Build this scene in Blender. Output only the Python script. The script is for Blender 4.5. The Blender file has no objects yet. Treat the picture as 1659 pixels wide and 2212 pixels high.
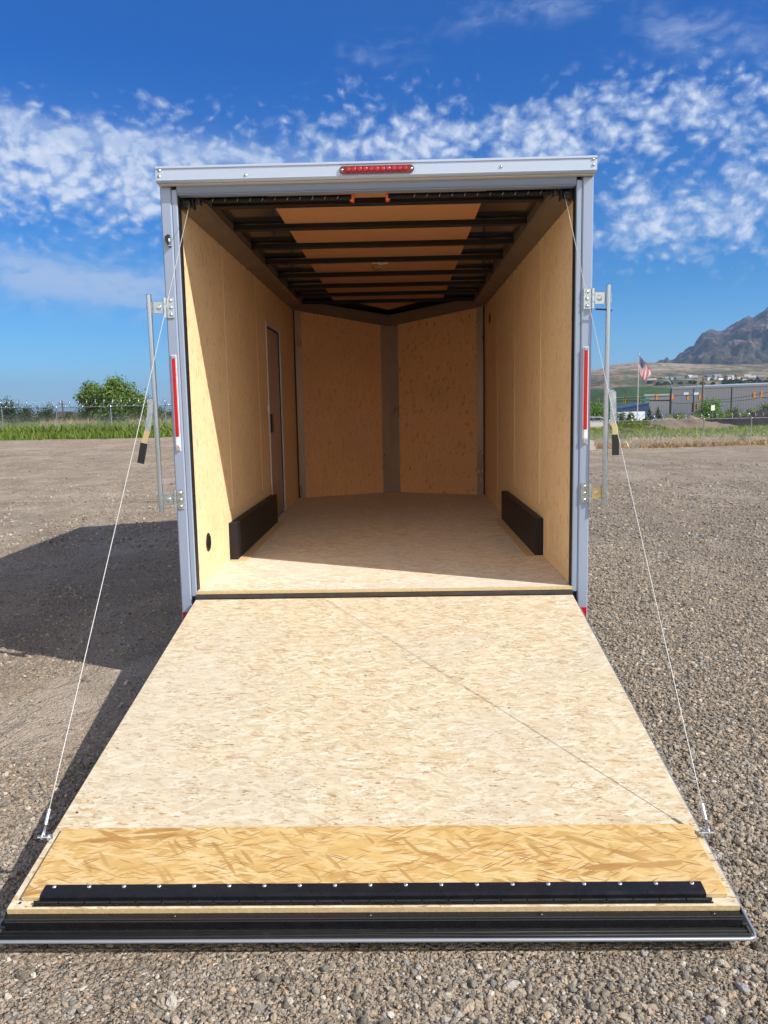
import bpy, math, random
import numpy as np
from mathutils import Vector, Matrix, noise as mnoise
R = math.radians
scene = bpy.context.scene
C = scene.collection
# ------------------------------------------------------------------ camera
CAM = np.array([0.1, -4.0393, 0.93])
PITCH, YAW, ROLL, FPX = -0.1306, -0.0219, -0.0186, 1725.79   # focal length in px of a 1659 x 2212 frame
FW, FH = 1659.0, 2212.0
cy_, sy_, cp_, sp_, cr_, sr_ = math.cos(YAW), math.sin(YAW), math.cos(PITCH), math.sin(PITCH), math.cos(ROLL), math.sin(ROLL)
fwd = np.array([sy_*cp_, cy_*cp_, sp_]); rgt = np.array([cy_, -sy_, 0.0]); upv = np.cross(rgt, fwd)
r2 = cr_*rgt+sr_*upv; u2 = -sr_*rgt+cr_*upv
cd = bpy.data.cameras.new('camera'); cam = bpy.data.objects.new('camera', cd); C.objects.link(cam)
M = Matrix(((r2[0], u2[0], -fwd[0], CAM[0]), (r2[1], u2[1], -fwd[1], CAM[1]), (r2[2], u2[2], -fwd[2], CAM[2]), (0, 0, 0, 1)))
cam.matrix_world = M
cd.sensor_fit = 'VERTICAL'; cd.sensor_height = 36.0; cd.lens = FPX/FH*36.0
cd.clip_start = 0.05; cd.clip_end = 30000
scene.camera = cam
def at(px, py, D):
    """world point seen in the direction (px,py), D metres in front of the camera along +Y"""
    d = fwd+r2*(px-FW/2)/FPX-u2*(py-FH/2)/FPX
    return CAM+d/d[1]*D
# ------------------------------------------------------------------ light
SUN = Vector((2.0, -1.0, 1.8)).normalized()
world = bpy.data.worlds.new("World"); scene.world = world; world.use_nodes = True
sl = bpy.data.lights.new('sun', 'SUN'); sl.energy = 4.2; sl.angle = R(0.53); sl.color = (1.0, 0.95, 0.87)
so = bpy.data.objects.new('sun', sl); C.objects.link(so); so.rotation_euler = SUN.to_track_quat('Z', 'Y').to_euler(); so.location = (20, -10, 30)
SKY_STRENGTH = 0.085
HAZE = 0.00013
scene.view_settings.view_transform = 'Standard'; scene.view_settings.look = 'None'
scene.view_settings.exposure = 0.6; scene.view_settings.gamma = 1.0
scene.cycles.max_bounces = 8; scene.cycles.diffuse_bounces = 7; scene.cycles.glossy_bounces = 3
scene.cycles.transparent_max_bounces = 12; scene.cycles.volume_bounces = 0
scene.cycles.sample_clamp_indirect = 6.0

class NT:
    """small helper for writing node trees"""
    def __init__(s, nt): s.t = nt; s.n = nt.nodes; s.l = nt.links
    def set(s, sock, v):
        if v is None: return
        if isinstance(v, bpy.types.NodeSocket): s.l.new(v, sock)
        elif hasattr(sock, 'default_value'):
            if isinstance(v, (tuple, list)):
                v = tuple(v)
                if sock.type == 'RGBA' and len(v) == 3: v = v+(1,)
            sock.default_value = v
    def node(s, typ, ins=None, **kw):
        n = s.n.new(typ)
        for k, v in kw.items(): setattr(n, k, v)
        for k, v in (ins or {}).items(): s.set(n.inputs[k], v)
        return n
    def m(s, op, a, b=None, c=None, clamp=False):
        n = s.node('ShaderNodeMath', operation=op, use_clamp=clamp)
        s.set(n.inputs[0], a); s.set(n.inputs[1], b); s.set(n.inputs[2], c)
        return n.outputs[0]
    def vm(s, op, a, b=None):
        n = s.node('ShaderNodeVectorMath', operation=op); s.set(n.inputs[0], a); s.set(n.inputs[1], b)
        return n.outputs['Value'] if op in ('LENGTH', 'DOT_PRODUCT', 'DISTANCE') else n.outputs[0]
    def coord(s, which='Object'): return s.node('ShaderNodeTexCoord').outputs[which]
    def mapping(s, vec, scale=(1, 1, 1), rot=(0, 0, 0), loc=(0, 0, 0)):
        return s.node('ShaderNodeMapping', {'Vector': vec, 'Location': loc, 'Rotation': rot, 'Scale': scale}).outputs[0]
    def noise(s, vec, scale=5, detail=2, rough=0.5, dist=0.0, out=0, dim='3D'):
        n = s.node('ShaderNodeTexNoise', {'Vector': vec, 'Scale': scale, 'Detail': detail, 'Roughness': rough, 'Distortion': dist}, noise_dimensions=dim)
        return n.outputs[out]
    def vor(s, vec, scale=5, out='Distance', feature='F1', rnd=1.0, dim='3D'):
        n = s.node('ShaderNodeTexVoronoi', {'Vector': vec, 'Scale': scale}, feature=feature, voronoi_dimensions=dim)
        n.inputs['Randomness'].default_value = rnd
        return n.outputs[out]
    def sep(s, v):
        n = s.node('ShaderNodeSeparateXYZ', {0: v}); return n.outputs
    def comb(s, x, y, z): return s.node('ShaderNodeCombineXYZ', {0: x, 1: y, 2: z}).outputs[0]
    def mix(s, f, a, b, blend='MIX'):
        n = s.node('ShaderNodeMix', data_type='RGBA', blend_type=blend, clamp_factor=True)
        s.set(n.inputs[0], f); s.set(n.inputs[6], a); s.set(n.inputs[7], b); return n.outputs[2]
    def ramp(s, f, stops, interp='LINEAR'):
        n = s.node('ShaderNodeValToRGB', {0: f}); r = n.color_ramp; r.interpolation = interp
        if len(stops) == 1: stops = [(0.0, stops[0][1]), (1.0, stops[0][1])]
        while len(r.elements) < len(stops): r.elements.new(0.5)
        for e, (p, c) in zip(r.elements, stops):
            e.position = p; e.color = tuple(c)+(1,) if not isinstance(c, (int, float)) else (c, c, c, 1)
        return n.outputs[0]
    def sstep(s, x, a, b):
        n = s.node('ShaderNodeMapRange', {0: x, 1: a, 2: b, 3: 0.0, 4: 1.0}, interpolation_type='SMOOTHSTEP'); return n.outputs[0]
    def bump(s, h, strength=0.3, dist=0.01, normal=None):
        return s.node('ShaderNodeBump', {'Height': h, 'Strength': strength, 'Distance': dist, 'Normal': normal}).outputs[0]

# world: clear deep-blue sky with banks of altocumulus placed by compass bearing and elevation
w = NT(world.node_tree)
for n in list(w.n): w.n.remove(n)
sky = w.node('ShaderNodeTexSky', sky_type='NISHITA', sun_disc=False, sun_elevation=math.asin(SUN.z),
             sun_rotation=math.atan2(SUN.x, SUN.y), altitude=1400.0, air_density=1.25, dust_density=0.35, ozone_density=2.2)
gen = w.coord('Generated')
gx, gy, gz = w.sep(gen)
az = w.m('MULTIPLY', w.m('ARCTAN2', gx, gy), 57.2958)
el = w.m('MULTIPLY', w.m('ARCSINE', gz), 57.2958)
def blob(a0, e0, rx, ry, rot=0.0, amp=1.0, soft=1.0):
    ca, sa = math.cos(R(rot)), math.sin(R(rot))
    da = w.m('SUBTRACT', az, a0); de = w.m('SUBTRACT', el, e0)
    u = w.m('ADD', w.m('MULTIPLY', da, ca/rx), w.m('MULTIPLY', de, sa/rx))
    v = w.m('ADD', w.m('MULTIPLY', da, -sa/ry), w.m('MULTIPLY', de, ca/ry))
    q = w.m('ADD', w.m('POWER', w.m('ABSOLUTE', u), 4.0), w.m('POWER', w.m('ABSOLUTE', v), 2.6))
    return w.m('MULTIPLY', w.m('DIVIDE', 1.0, w.m('ADD', 1.0, q)), amp)
def vmax(lst):
    o = lst[0]
    for q in lst[1:]: o = w.m('MAXIMUM', o, q)
    return o
warp = w.vm('ADD', gen, w.vm('MULTIPLY', w.vm('SUBTRACT', w.noise(gen, 14, 3, 0.6, out=1), (0.5, 0.5, 0.5)), (0.035, 0.035, 0.03)))
puffv = w.mapping(warp, scale=(1.0, 1.0, 1.45), rot=(0, R(-12), 0))
cell = w.node('ShaderNodeTexVoronoi', {'Vector': w.vm('ADD', puffv, w.vm('MULTIPLY', w.vm('SUBTRACT', w.noise(gen, 60, 3, 0.6, out=1), (0.5, 0.5, 0.5)), (0.018, 0.018, 0.018))), 'Scale': 62.0}, feature='SMOOTH_F1')
cell.inputs['Smoothness'].default_value = 0.6
cellh = w.m('SUBTRACT', 0.62, cell.outputs['Distance'])
puff = w.noise(puffv, 42, 8, 0.62, 0.1)
big = w.noise(warp, 11, 3, 0.5)
MASK_P = [(-19.0, 14.7, 14.5, 3.1, -4, 1.10), (8.5, 17.3, 20.0, 2.5, 1, .92), (20.5, 11.9, 7.6, 2.9, -3, .95), (22, 15, 5, 2, 0, .7), (-2, 20.2, 5, 1.5, 8, .46), (-15.5, 19.0, 2.6, .8, -14, .60), (33, 14, 8, 6, 0, .8), (-38, 14, 8, 4, 0, .9)]
MASK_S = [(-21, 8.5, 9.5, 1.9, -5, 1.15), (20.0, 21.6, 4.6, 1.3, -14, .7), (9.5, 24.3, 6, 1.0, 4, .7), (-1, 22.3, 3.0, 1.0, 8, .55), (-14, 6.6, 6, .45, -2, .8), (-20, 1.1, 30, 1.7, 0, .75)]
mp = vmax([blob(*q) for q in MASK_P]); ms = vmax([blob(*q) for q in MASK_S])
dens = w.m('ADD', w.m('ADD', w.m('MULTIPLY', puff, 0.85), w.m('MULTIPLY', big, 0.45)), w.m('ADD', w.m('MULTIPLY', mp, 0.50), w.m('MULTIPLY', cellh, 0.42)))
cl1 = w.m('MULTIPLY', w.sstep(dens, 0.90, 1.36), w.sstep(mp, 0.10, 0.5))
wisp = w.noise(w.mapping(warp, scale=(1, 1, 2.6), rot=(0, R(12), 0)), 16, 8, 0.68, 0.3)
cl2 = w.m('MULTIPLY', w.sstep(w.m('ADD', w.m('ADD', wisp, w.m('MULTIPLY', cellh, .22)), w.m('MULTIPLY', ms, 0.38)), 0.55, 1.05), ms)
edge = w.m('MULTIPLY', blob(-17.0, 16.9, 11.5, .62, -4, 1.0), w.sstep(w.noise(w.mapping(gen, scale=(1, 1, 2)), 12, 4, 0.5), 0.2, 0.55))
cl = w.m('MINIMUM', w.m('ADD', w.m('MULTIPLY', cl1, 0.92), w.m('ADD', w.m('MULTIPLY', cl2, 0.62), w.m('MULTIPLY', edge, 0.55))), 0.88)
grade = w.ramp(w.m('DIVIDE', el, 40.0), [(0.0, (.40, .76, 1.22)), (.05, (.36, .72, 1.15)), (.20, (.13, .51, .94)), (.55, (.03, .39, .98)), (1.0, (.22, .6, 1.1))])
skyc = w.mix(1.0, sky.outputs[0], grade, 'MULTIPLY')
cloudc = w.mix(w.sstep(dens, 1.1, 1.5), (4.0, 4.9, 6.6), (6.3, 6.8, 7.8))
col = w.mix(cl, skyc, cloudc)
# cloud overhead and behind the camera, out of view, added for fill light
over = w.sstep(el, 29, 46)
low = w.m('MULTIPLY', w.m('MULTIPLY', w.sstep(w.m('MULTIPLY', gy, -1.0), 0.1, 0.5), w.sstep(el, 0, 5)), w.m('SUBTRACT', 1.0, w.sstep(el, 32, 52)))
col = w.mix(w.m('MULTIPLY', over, w.sstep(w.noise(gen, 5, 6, .65), .38, .62)), col, (2.3, 2.15, 2.05))  # added overhead cover, makes the shadow fill less blue
col = w.mix(w.m('MULTIPLY', low, w.sstep(w.noise(gen, 4, 6, .65), .30, .50)), col, (14.2, 13.2, 11.8))      # added bright band behind the camera, lights the trailer interior
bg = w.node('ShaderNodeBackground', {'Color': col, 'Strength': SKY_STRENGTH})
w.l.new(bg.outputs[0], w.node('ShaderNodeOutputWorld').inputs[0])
# ------------------------------------------------------------------ mesh helpers
def rng(seed): return random.Random(seed)
class MB:
    """collects shapes; build() links them as one mesh object"""
    def __init__(s): s.v = []; s.f = []; s.sm = []
    def add(s, vs, fs, smooth=False):
        o = len(s.v); s.v += [tuple(map(float, p)) for p in vs]; s.f += [tuple(i+o for i in f) for f in fs]; s.sm += [smooth]*len(fs); return s
    def box(s, x0, x1, y0, y1, z0, z1):
        s.add([(x, y, z) for z in (z0, z1) for x, y in ((x0, y0), (x1, y0), (x1, y1), (x0, y1))],
              [(3, 2, 1, 0), (4, 5, 6, 7), (0, 1, 5, 4), (1, 2, 6, 5), (2, 3, 7, 6), (3, 0, 4, 7)]); return s
    def cbox(s, x0, x1, y0, y1, z0, z1, c=0.002):
        """box with chamfered edges"""
        pts = []
        X, Y, Z = (x0, x1), (y0, y1), (z0, z1)
        import itertools
        idx = {}
        for i, j, k in itertools.product((0, 1), repeat=3):
            sx, sy, sz = (1 if i == 0 else -1), (1 if j == 0 else -1), (1 if k == 0 else -1)
            idx[i, j, k, 0] = len(pts); pts.append((X[i], Y[j]+sy*c, Z[k]+sz*c))
            idx[i, j, k, 1] = len(pts); pts.append((X[i]+sx*c, Y[j], Z[k]+sz*c))
            idx[i, j, k, 2] = len(pts); pts.append((X[i]+sx*c, Y[j]+sy*c, Z[k]))
        F = []
        def q(a): return idx[a]
        for i in (0, 1):
            F.append([q((i, 0, 0, 0)), q((i, 1, 0, 0)), q((i, 1, 1, 0)), q((i, 0, 1, 0))])
            F.append([q((0, i, 0, 1)), q((1, i, 0, 1)), q((1, i, 1, 1)), q((0, i, 1, 1))])
            F.append([q((0, 0, i, 2)), q((1, 0, i, 2)), q((1, 1, i, 2)), q((0, 1, i, 2))])
        for j, k in itertools.product((0, 1), repeat=2):
            F.append([q((0, j, k, 1)), q((1, j, k, 1)), q((1, j, k, 2)), q((0, j, k, 2))])
            F.append([q((j, 0, k, 0)), q((j, 1, k, 0)), q((j, 1, k, 2)), q((j, 0, k, 2))])
            F.append([q((j, k, 0, 0)), q((j, k, 1, 0)), q((j, k, 1, 1)), q((j, k, 0, 1))])
        for t in itertools.product((0, 1), repeat=3): F.append([q(t+(0,)), q(t+(1,)), q(t+(2,))])
        cen = Vector(((x0+x1)/2, (y0+y1)/2, (z0+z1)/2)); out = []
        for f in F:
            a, b, d = (Vector(pts[f[n]]) for n in (0, 1, 2))
            if (b-a).cross(d-a).dot((a+b+d)/3-cen) < 0: f = f[::-1]
            out.append(tuple(f))
        return s.add(pts, out)
    def tube(s, p, q, r, n=12, r2=None, caps=True):
        p, q = Vector(p), Vector(q); d = (q-p).normalized(); a = d.orthogonal().normalized(); b = d.cross(a)
        r2 = r if r2 is None else r2
        vs = [p+(a*math.cos(t)+b*math.sin(t))*r for t in (2*math.pi*i/n for i in range(n))]+[q+(a*math.cos(t)+b*math.sin(t))*r2 for t in (2*math.pi*i/n for i in range(n))]
        s.add(vs, [(i, (i+1) % n, n+(i+1) % n, n+i) for i in range(n)], True)
        if caps: s.add(vs[:n], [tuple(range(n))[::-1]]); s.add(vs[n:], [tuple(range(n))])
        return s
    def path(s, pts, r, n=8, closed=False):
        P = [Vector(p) for p in pts]; L = len(P); rings = []
        up = None
        for i, p in enumerate(P):
            d = (P[(i+1) % L] if closed or i < L-1 else p)-(P[i-1] if closed or i > 0 else p); d.normalize()
            if up is None: up = d.orthogonal().normalized()
            up = (up-d*up.dot(d)).normalized(); b = d.cross(up)
            rr = r[i] if isinstance(r, (list, tuple)) else r
            rings.append([p+(up*math.cos(2*math.pi*k/n)+b*math.sin(2*math.pi*k/n))*rr for k in range(n)])
        vs = [v for g in rings for v in g]; fs = []
        for i in range(L if closed else L-1):
            j = (i+1) % L
            fs += [(i*n+k, i*n+(k+1) % n, j*n+(k+1) % n, j*n+k) for k in range(n)]
        if not closed: fs += [tuple(range(n))[::-1], tuple((L-1)*n+k for k in range(n))]
        return s.add(vs, fs, True)
    def prism(s, prof, axis, a0, a1):
        """extrude a closed 2-D outline (list of (u,v)) along axis; x: (y,z)  y: (x,z)  z: (x,y)"""
        def P(u, v, a): return {'x': (a, u, v), 'y': (u, a, v), 'z': (u, v, a)}[axis]
        n = len(prof); ar = sum(prof[i][0]*prof[(i+1) % n][1]-prof[(i+1) % n][0]*prof[i][1] for i in range(n))
        if (ar < 0) != (axis == 'y'): prof = prof[::-1]
        vs = [P(u, v, a0) for u, v in prof]+[P(u, v, a1) for u, v in prof]
        return s.add(vs, [tuple(range(n))[::-1], tuple(range(n, 2*n))]+[(i, (i+1) % n, n+(i+1) % n, n+i) for i in range(n)])
    def lathe(s, c, axis, prof, n=20, smooth=True):
        """prof: list of (radius, height) along axis from c"""
        c = Vector(c); d = Vector(axis).normalized(); a = d.orthogonal().normalized(); b = d.cross(a)
        vs = [c+d*h+(a*math.cos(2*math.pi*k/n)+b*math.sin(2*math.pi*k/n))*max(r, 1e-5) for r, h in prof for k in range(n)]
        fs = [(i*n+k, i*n+(k+1) % n, (i+1)*n+(k+1) % n, (i+1)*n+k) for i in range(len(prof)-1) for k in range(n)]
        return s.add(vs, fs, smooth)
    def obj(s, name, m=None, parent=None):
        me = bpy.data.meshes.new(name); me.from_pydata(s.v, [], s.f); me.validate()
        if len(me.polygons) == len(s.sm): me.polygons.foreach_set('use_smooth', s.sm)
        if m: me.materials.append(m)
        o = bpy.data.objects.new(name, me); C.objects.link(o)
        if parent is not None:
            o.parent = parent
            if parent.type == 'EMPTY' and parent.parent is None and not parent.get('_local'): o.location = -parent.location
        return o
def tag(o, label=None, cat=None, group=None, kind=None):
    for k, v in (('label', label), ('category', cat), ('group', group), ('kind', kind)):
        if v: o[k] = v
    return o
def empty(name, loc=(0, 0, 0), label=None, cat=None, group=None):
    o = bpy.data.objects.new(name, None); C.objects.link(o); o.location = loc; o.empty_display_size = 0.2
    return tag(o, label, cat, group)
def copy_tree(o, parent=None):
    c = o.copy(); C.objects.link(c); c.parent = parent
    for ch in list(o.children): copy_tree(ch, c)
    return c
def fastmesh(name, verts, faces, m=None, parent=None, smooth=False):
    verts = np.asarray(verts, dtype=np.float32); faces = np.asarray(faces, dtype=np.int32); k = faces.shape[1]
    me = bpy.data.meshes.new(name); me.vertices.add(len(verts)); me.vertices.foreach_set('co', verts.ravel())
    me.loops.add(faces.size); me.loops.foreach_set('vertex_index', faces.ravel())
    me.polygons.add(len(faces)); me.polygons.foreach_set('loop_start', np.arange(0, faces.size, k, dtype=np.int32))
    me.update(calc_edges=True)
    if smooth: me.polygons.foreach_set('use_smooth', np.ones(len(faces), dtype=bool))
    if m: me.materials.append(m)
    o = bpy.data.objects.new(name, me); C.objects.link(o)
    if parent is not None:
        o.parent = parent
        if parent.type == 'EMPTY' and parent.parent is None and not parent.get('_local'): o.location = -parent.location
    return o
# ------------------------------------------------------------------ materials
def newmat(name):
    m = bpy.data.materials.new(name); m.use_nodes = True; t = NT(m.node_tree); b = t.n['Principled BSDF']; return m, t, b
def plain(name, col, rough=0.5, metal=0.0, spec=0.5, var=0.0, vscale=8.0, bump=0.0, bscale=200.0, coat=0.0, aniso=None, dirt=None):
    m, t, b = newmat(name)
    b.inputs['Roughness'].default_value = rough; b.inputs['Metallic'].default_value = metal
    b.inputs['Specular IOR Level'].default_value = spec; b.inputs['Coat Weight'].default_value = coat
    o = t.coord()
    if aniso: o = t.mapping(o, scale=aniso)
    c = tuple(col)
    if var:
        n = t.noise(o, vscale, 5, 0.6)
        c = t.mix(n, tuple(x*(1-var) for x in col), tuple(min(1, x*(1+var)) for x in col))
        r = t.node('ShaderNodeMapRange', {0: n, 1: 0.3, 2: 0.7, 3: max(0, rough-0.1), 4: min(1, rough+0.12)}); t.set(b.inputs['Roughness'], r.outputs[0])
    if dirt:
        c = t.mix(t.sstep(t.noise(o, dirt[1], 6, 0.65), dirt[2], dirt[2]+0.12), c, dirt[0])
    t.set(b.inputs['Base Color'], c)
    if bump: t.set(b.inputs['Normal'], t.bump(t.noise(o, bscale, 3, 0.6), bump, 0.002))
    return m
def strand_layers(t, vec, base, layers):
    """overlay layers of long flat wood flakes; layer = (angle deg, long per m, short per m, threshold, colours)"""
    col = base
    for k, (ang, lo, sh, thr, cols) in enumerate(layers):
        wv = t.vm('ADD', vec, t.vm('MULTIPLY', t.noise(vec, 9+k, 2, 0.5, out=1), (.005, .005, 0.0)))
        v = t.mapping(wv, scale=(1, 1, 1), rot=(0, 0, R(ang)), loc=(k*3.7, k*1.9, 0))
        v = t.vm('MULTIPLY', v, (lo, sh, 0.0))
        n = t.node('ShaderNodeTexVoronoi', {'Vector': v, 'Scale': 1.0}, feature='F1', voronoi_dimensions='2D')
        s = t.sep(n.outputs['Color'])
        cc = t.ramp(s[1], [(i/max(1, len(cols)-1), c) for i, c in enumerate(cols)])
        f = t.m('MULTIPLY', t.sstep(s[0], thr, thr+0.02), t.m('SUBTRACT', 1.0, t.sstep(n.outputs['Distance'], 0.42, 0.62)))
        col = t.mix(f, col, cc)
    return col
def osb_yellow():
    m, t, b = newmat('raw_strand_board'); o = t.coord()
    Y = [(.52, .335, .12), (.60, .405, .155), (.64, .45, .19)]
    W_ = [(.63, .455, .215), (.68, .53, .29)]; D_ = [(.40, .225, .075), (.32, .15, .055)]
    col = strand_layers(t, o, (.55, .36, .135), [
        (8, 9, 34, .30, Y), (-22, 8, 30, .45, Y), (38, 9, 34, .6, Y), (-48, 10, 40, .72, Y+W_[:1]), (64, 9, 36, .82, Y[:2]),
        (14, 10, 62, .72, W_), (-28, 11, 56, .76, W_[:1]), (-12, 12, 80, .84, [(.47, .285, .10)]), (32, 11, 90, .86, W_), (-38, 12, 80, .90, W_[:1]), (12, 12, 120, .90, W_), (52, 12, 84, .92, [(.46, .28, .10)]),
        (-6, 7, 44, .955, [(.40, .22, .07)]), (27, 8, 52, .96, [(.42, .24, .08)]), (20, 16, 260, .94, D_), (-8, 18, 300, .93, D_), (-32, 18, 280, .95, D_)])
    fib = t.noise(t.mapping(o, scale=(16, 300, 1), rot=(0, 0, R(12))), 1, 5, 0.65)
    fib2 = t.noise(t.mapping(o, scale=(12, 200, 1), rot=(0, 0, R(-24))), 1, 5, 0.65)
    col = t.mix(0.30, col, t.ramp(fib, [(.3, (.45, .42, .38)), (.6, (1.05, 1.05, 1.05))]), 'MULTIPLY')
    col = t.mix(0.30, col, t.ramp(fib2, [(.3, (.5, .46, .4)), (.6, (1.08, 1.06, 1.02))]), 'MULTIPLY')
    col = t.mix(t.m('MULTIPLY', t.sstep(t.noise(o, 3.2, 4, .6), .42, .68), .35), col, (.56, .38, .15))
    col = t.mix(t.sstep(t.noise(o, 90, 4, 0.75), .69, .71), col, (.22, .10, .03))
    t.set(b.inputs['Base Color'], col); b.inputs['Roughness'].default_value = 0.55; b.inputs['Specular IOR Level'].default_value = 0.35
    t.set(b.inputs['Normal'], t.bump(t.m('ADD', t.noise(o, 40, 3), fib), 0.25, 0.003))
    return m
def osb_pale(name='pale_strand_board', dark=1.0, warm=0.0, calm=1.0):
    m, t, b = newmat(name); o = t.coord()
    k = dark
    def c3(r, g, bb): return (r*k, g*k, bb*k*(1-warm))
    P = [c3(.52, .43, .285), c3(.585, .50, .345), c3(.62, .54, .39)]
    W_ = [c3(.64, .57, .43), c3(.69, .63, .50)]
    col = strand_layers(t, o, c3(.565, .465, .31), [
        (5, 12, 40, .35, P), (-19, 13, 42, .5, P), (26, 12, 38, .6, P), (-3, 16, 70, .74, W_[:1]), (40, 16, 66, .84, P[:1]+[c3(.47, .355, .21)]), (-36, 18, 70, .86, W_), (70, 18, 60, .9, P[:1]), (10, 20, 90, .90, [c3(.44, .32, .18)]), (-15, 14, 60, .90, W_[1:])])
    mot = t.noise(t.mapping(o, scale=(3.0, 5.0, 1)), 5.5, 8, 0.80, .6)
    col = t.mix(t.m('MULTIPLY', t.sstep(mot, .44, .60), .55), col, c3(.65, .57, .43))
    mot2 = t.noise(t.mapping(o, scale=(2.6, 4.6, 1), rot=(0, 0, R(18)), loc=(4, 2, 0)), 8.0, 8, 0.82, 1.0)
    col = t.mix(t.m('MULTIPLY', t.sstep(mot2, .50, .68), .45*calm), col, c3(.45, .325, .18))
    gmot = t.noise(t.mapping(o, loc=(9, 4, 0)), 1.4, 5, .6)
    col = t.mix(t.m('MULTIPLY', t.sstep(gmot, .46, .60), .38), col, c3(.54, .50, .41))
    gm2 = t.noise(t.mapping(o, scale=(1, 1.6, 1), loc=(2, 14, 0)), 5.0, 7, .75)
    col = t.mix(t.m('MULTIPLY', t.sstep(gm2, .60, .72), .32), col, c3(.40, .325, .225))
    # torn fibres and specks at many angles, in loose clusters
    for q_, (rot, sx, sy, lo_, cc, am) in enumerate(((4, 30, 120, .58, c3(.28, .16, .07), .95), (-22, 34, 130, .59, c3(.24, .14, .06), .9), (28, 34, 125, .59, c3(.34, .20, .09), .9), (-48, 30, 90, .63, c3(.34, .20, .09), .8), (62, 34, 90, .64, c3(.36, .22, .10), .75))):
        f = t.noise(t.mapping(o, scale=(sx, sy, 1), rot=(0, 0, R(rot)), loc=(q_*3, q_, 0)), 1, 4, .62, 1.2)
        g_ = t.noise(t.mapping(o, loc=(q_*7, 0, 0)), 6.5, 3, .6)
        col = t.mix(t.m('MULTIPLY', t.m('MULTIPLY', t.sstep(f, lo_, lo_+.06), t.sstep(g_, .42, .58)), am*calm), col, cc)
    fib = t.noise(t.mapping(o, scale=(14, 220, 1), rot=(0, 0, R(3))), 1, 5, 0.7)
    col = t.mix(0.22, col, t.ramp(fib, [(.32, (.6, .56, .5)), (.55, (1.03, 1.03, 1.03))]), 'MULTIPLY')
    t.set(b.inputs['Base Color'], col); b.inputs['Roughness'].default_value = 0.62; b.inputs['Specular IOR Level'].default_value = 0.3
    t.set(b.inputs['Normal'], t.bump(t.m('ADD', t.noise(o, 30, 4), fib), 0.18, 0.002))
    return m
def wall_board(name, vertical=True, col=(.85, .625, .37), fleck=(.46, .25, .085), amount=.955):
    """smooth light panel with short dark upright flecks"""
    m, t, b = newmat(name); o = t.coord()
    x, y, z = t.sep(o); v = t.comb(t.m('ADD', x, y), z, 0.0)     # wall plane: along the wall, height
    wv = t.vm('ADD', v, t.vm('MULTIPLY', t.noise(v, 20, 2, out=1), (0.01, 0.01, 0)))
    base = t.mix(t.noise(t.mapping(wv, scale=(34, 3.0, 1)), 1.0, 5, .6), tuple(c*.88 for c in col), tuple(min(1, c*1.12) for c in col))
    base = t.mix(t.sstep(t.noise(v, 1.6, 3), .4, .8), base, tuple(c*.9 for c in col))
    for k, (sx, sy, th) in enumerate(((120, 26, amount), (70, 14, amount+.012), (200, 50, amount-.01))):
        n = t.node('ShaderNodeTexVoronoi', {'Vector': t.vm('MULTIPLY', t.mapping(wv, loc=(k*5.1, k, 0), rot=(0, 0, R((-4, 5, 12)[k]))), (sx, sy, 0)), 'Scale': 1.0}, feature='F1', voronoi_dimensions='2D')
        s = t.sep(n.outputs['Color'])
        f = t.m('MULTIPLY', t.sstep(s[0], th, th+.01), t.m('SUBTRACT', 1.0, t.sstep(n.outputs['Distance'], .25, .5)))
        base = t.mix(t.m('MULTIPLY', f, .75), base, fleck)
    t.set(b.inputs['Base Color'], base); b.inputs['Roughness'].default_value = .5; b.inputs['Specular IOR Level'].default_value = .35
    t.set(b.inputs['Normal'], t.bump(t.noise(t.mapping(v, scale=(60, 6, 1)), 1, 4), .08, .002))
    return m
M_ = {}
M_['edgealu'] = plain('edge_aluminium', (.33, .35, .39), .38, .5)
M_['osb'] = osb_yellow(); M_['pale'] = osb_pale(); M_['floor'] = osb_pale('trailer_floor_board', 1.24, -.12, .6)
M_['wall'] = wall_board('wall_board', amount=.945); M_['front'] = wall_board('front_board', col=(.86, .50, .23), fleck=(.54, .28, .115), amount=.925)
M_['edgewood'] = plain('board_edge', (.55, .42, .22), .8, var=.35, vscale=90, bump=.6, bscale=160)
M_['tape'] = plain('seam_strip_wood', (.68, .47, .25), .55, var=.1, vscale=30)
M_['seam'] = plain('seam_caulk', (.90, .76, .52), .5)
M_['caulk'] = plain('white_caulk', (.74, .70, .62), .6)
M_['alu'] = plain('painted_aluminium', (.29, .35, .47), .36, 0.2, .5, var=.05, vscale=3, aniso=(6, 6, .6), dirt=((.40, .40, .40), 5, .66))
M_['alucap'] = plain('white_aluminium_cap', (.43, .51, .65), .33, .2, .5, var=.05, vscale=4, aniso=(.6, 4, 8))
M_['alushine'] = plain('mill_aluminium', (.62, .63, .65), .3, .9, var=.08, vscale=10, aniso=(1, 1, .3))
M_['roofmetal'] = plain('bare_roof_sheet', (.17, .16, .155), .12, .9, var=.06, vscale=3)
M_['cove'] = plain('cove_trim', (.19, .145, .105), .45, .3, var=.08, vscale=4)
M_['trimdark'] = plain('dull_corner_trim', (.50, .44, .38), .32, .6, var=.15, vscale=3, aniso=(2, 2, .8))
M_['liner'] = plain('brown_roof_liner', (.50, .25, .11), .5, spec=.35, var=.06, vscale=2.5)
M_['blacksteel'] = plain('black_painted_steel', (.010, .010, .012), .28, 0, .5, var=.3, vscale=25, bump=.05, bscale=60, dirt=((.06, .06, .06), 22, .68))
M_['bow'] = plain('black_roof_bow', (.010, .009, .009), .5, 0, .3)
M_['boxblack'] = plain('wheel_box_black', (.010, .008, .008), .5, 0, .35)
M_['rubber'] = plain('rubber_seal', (.012, .012, .013), .55, 0, .4, var=.25, vscale=30, dirt=((.05, .05, .045), 14, .66))
M_['zinc'] = plain('zinc_plate', (.58, .62, .62), .24, .9, var=.12, vscale=30)
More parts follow.
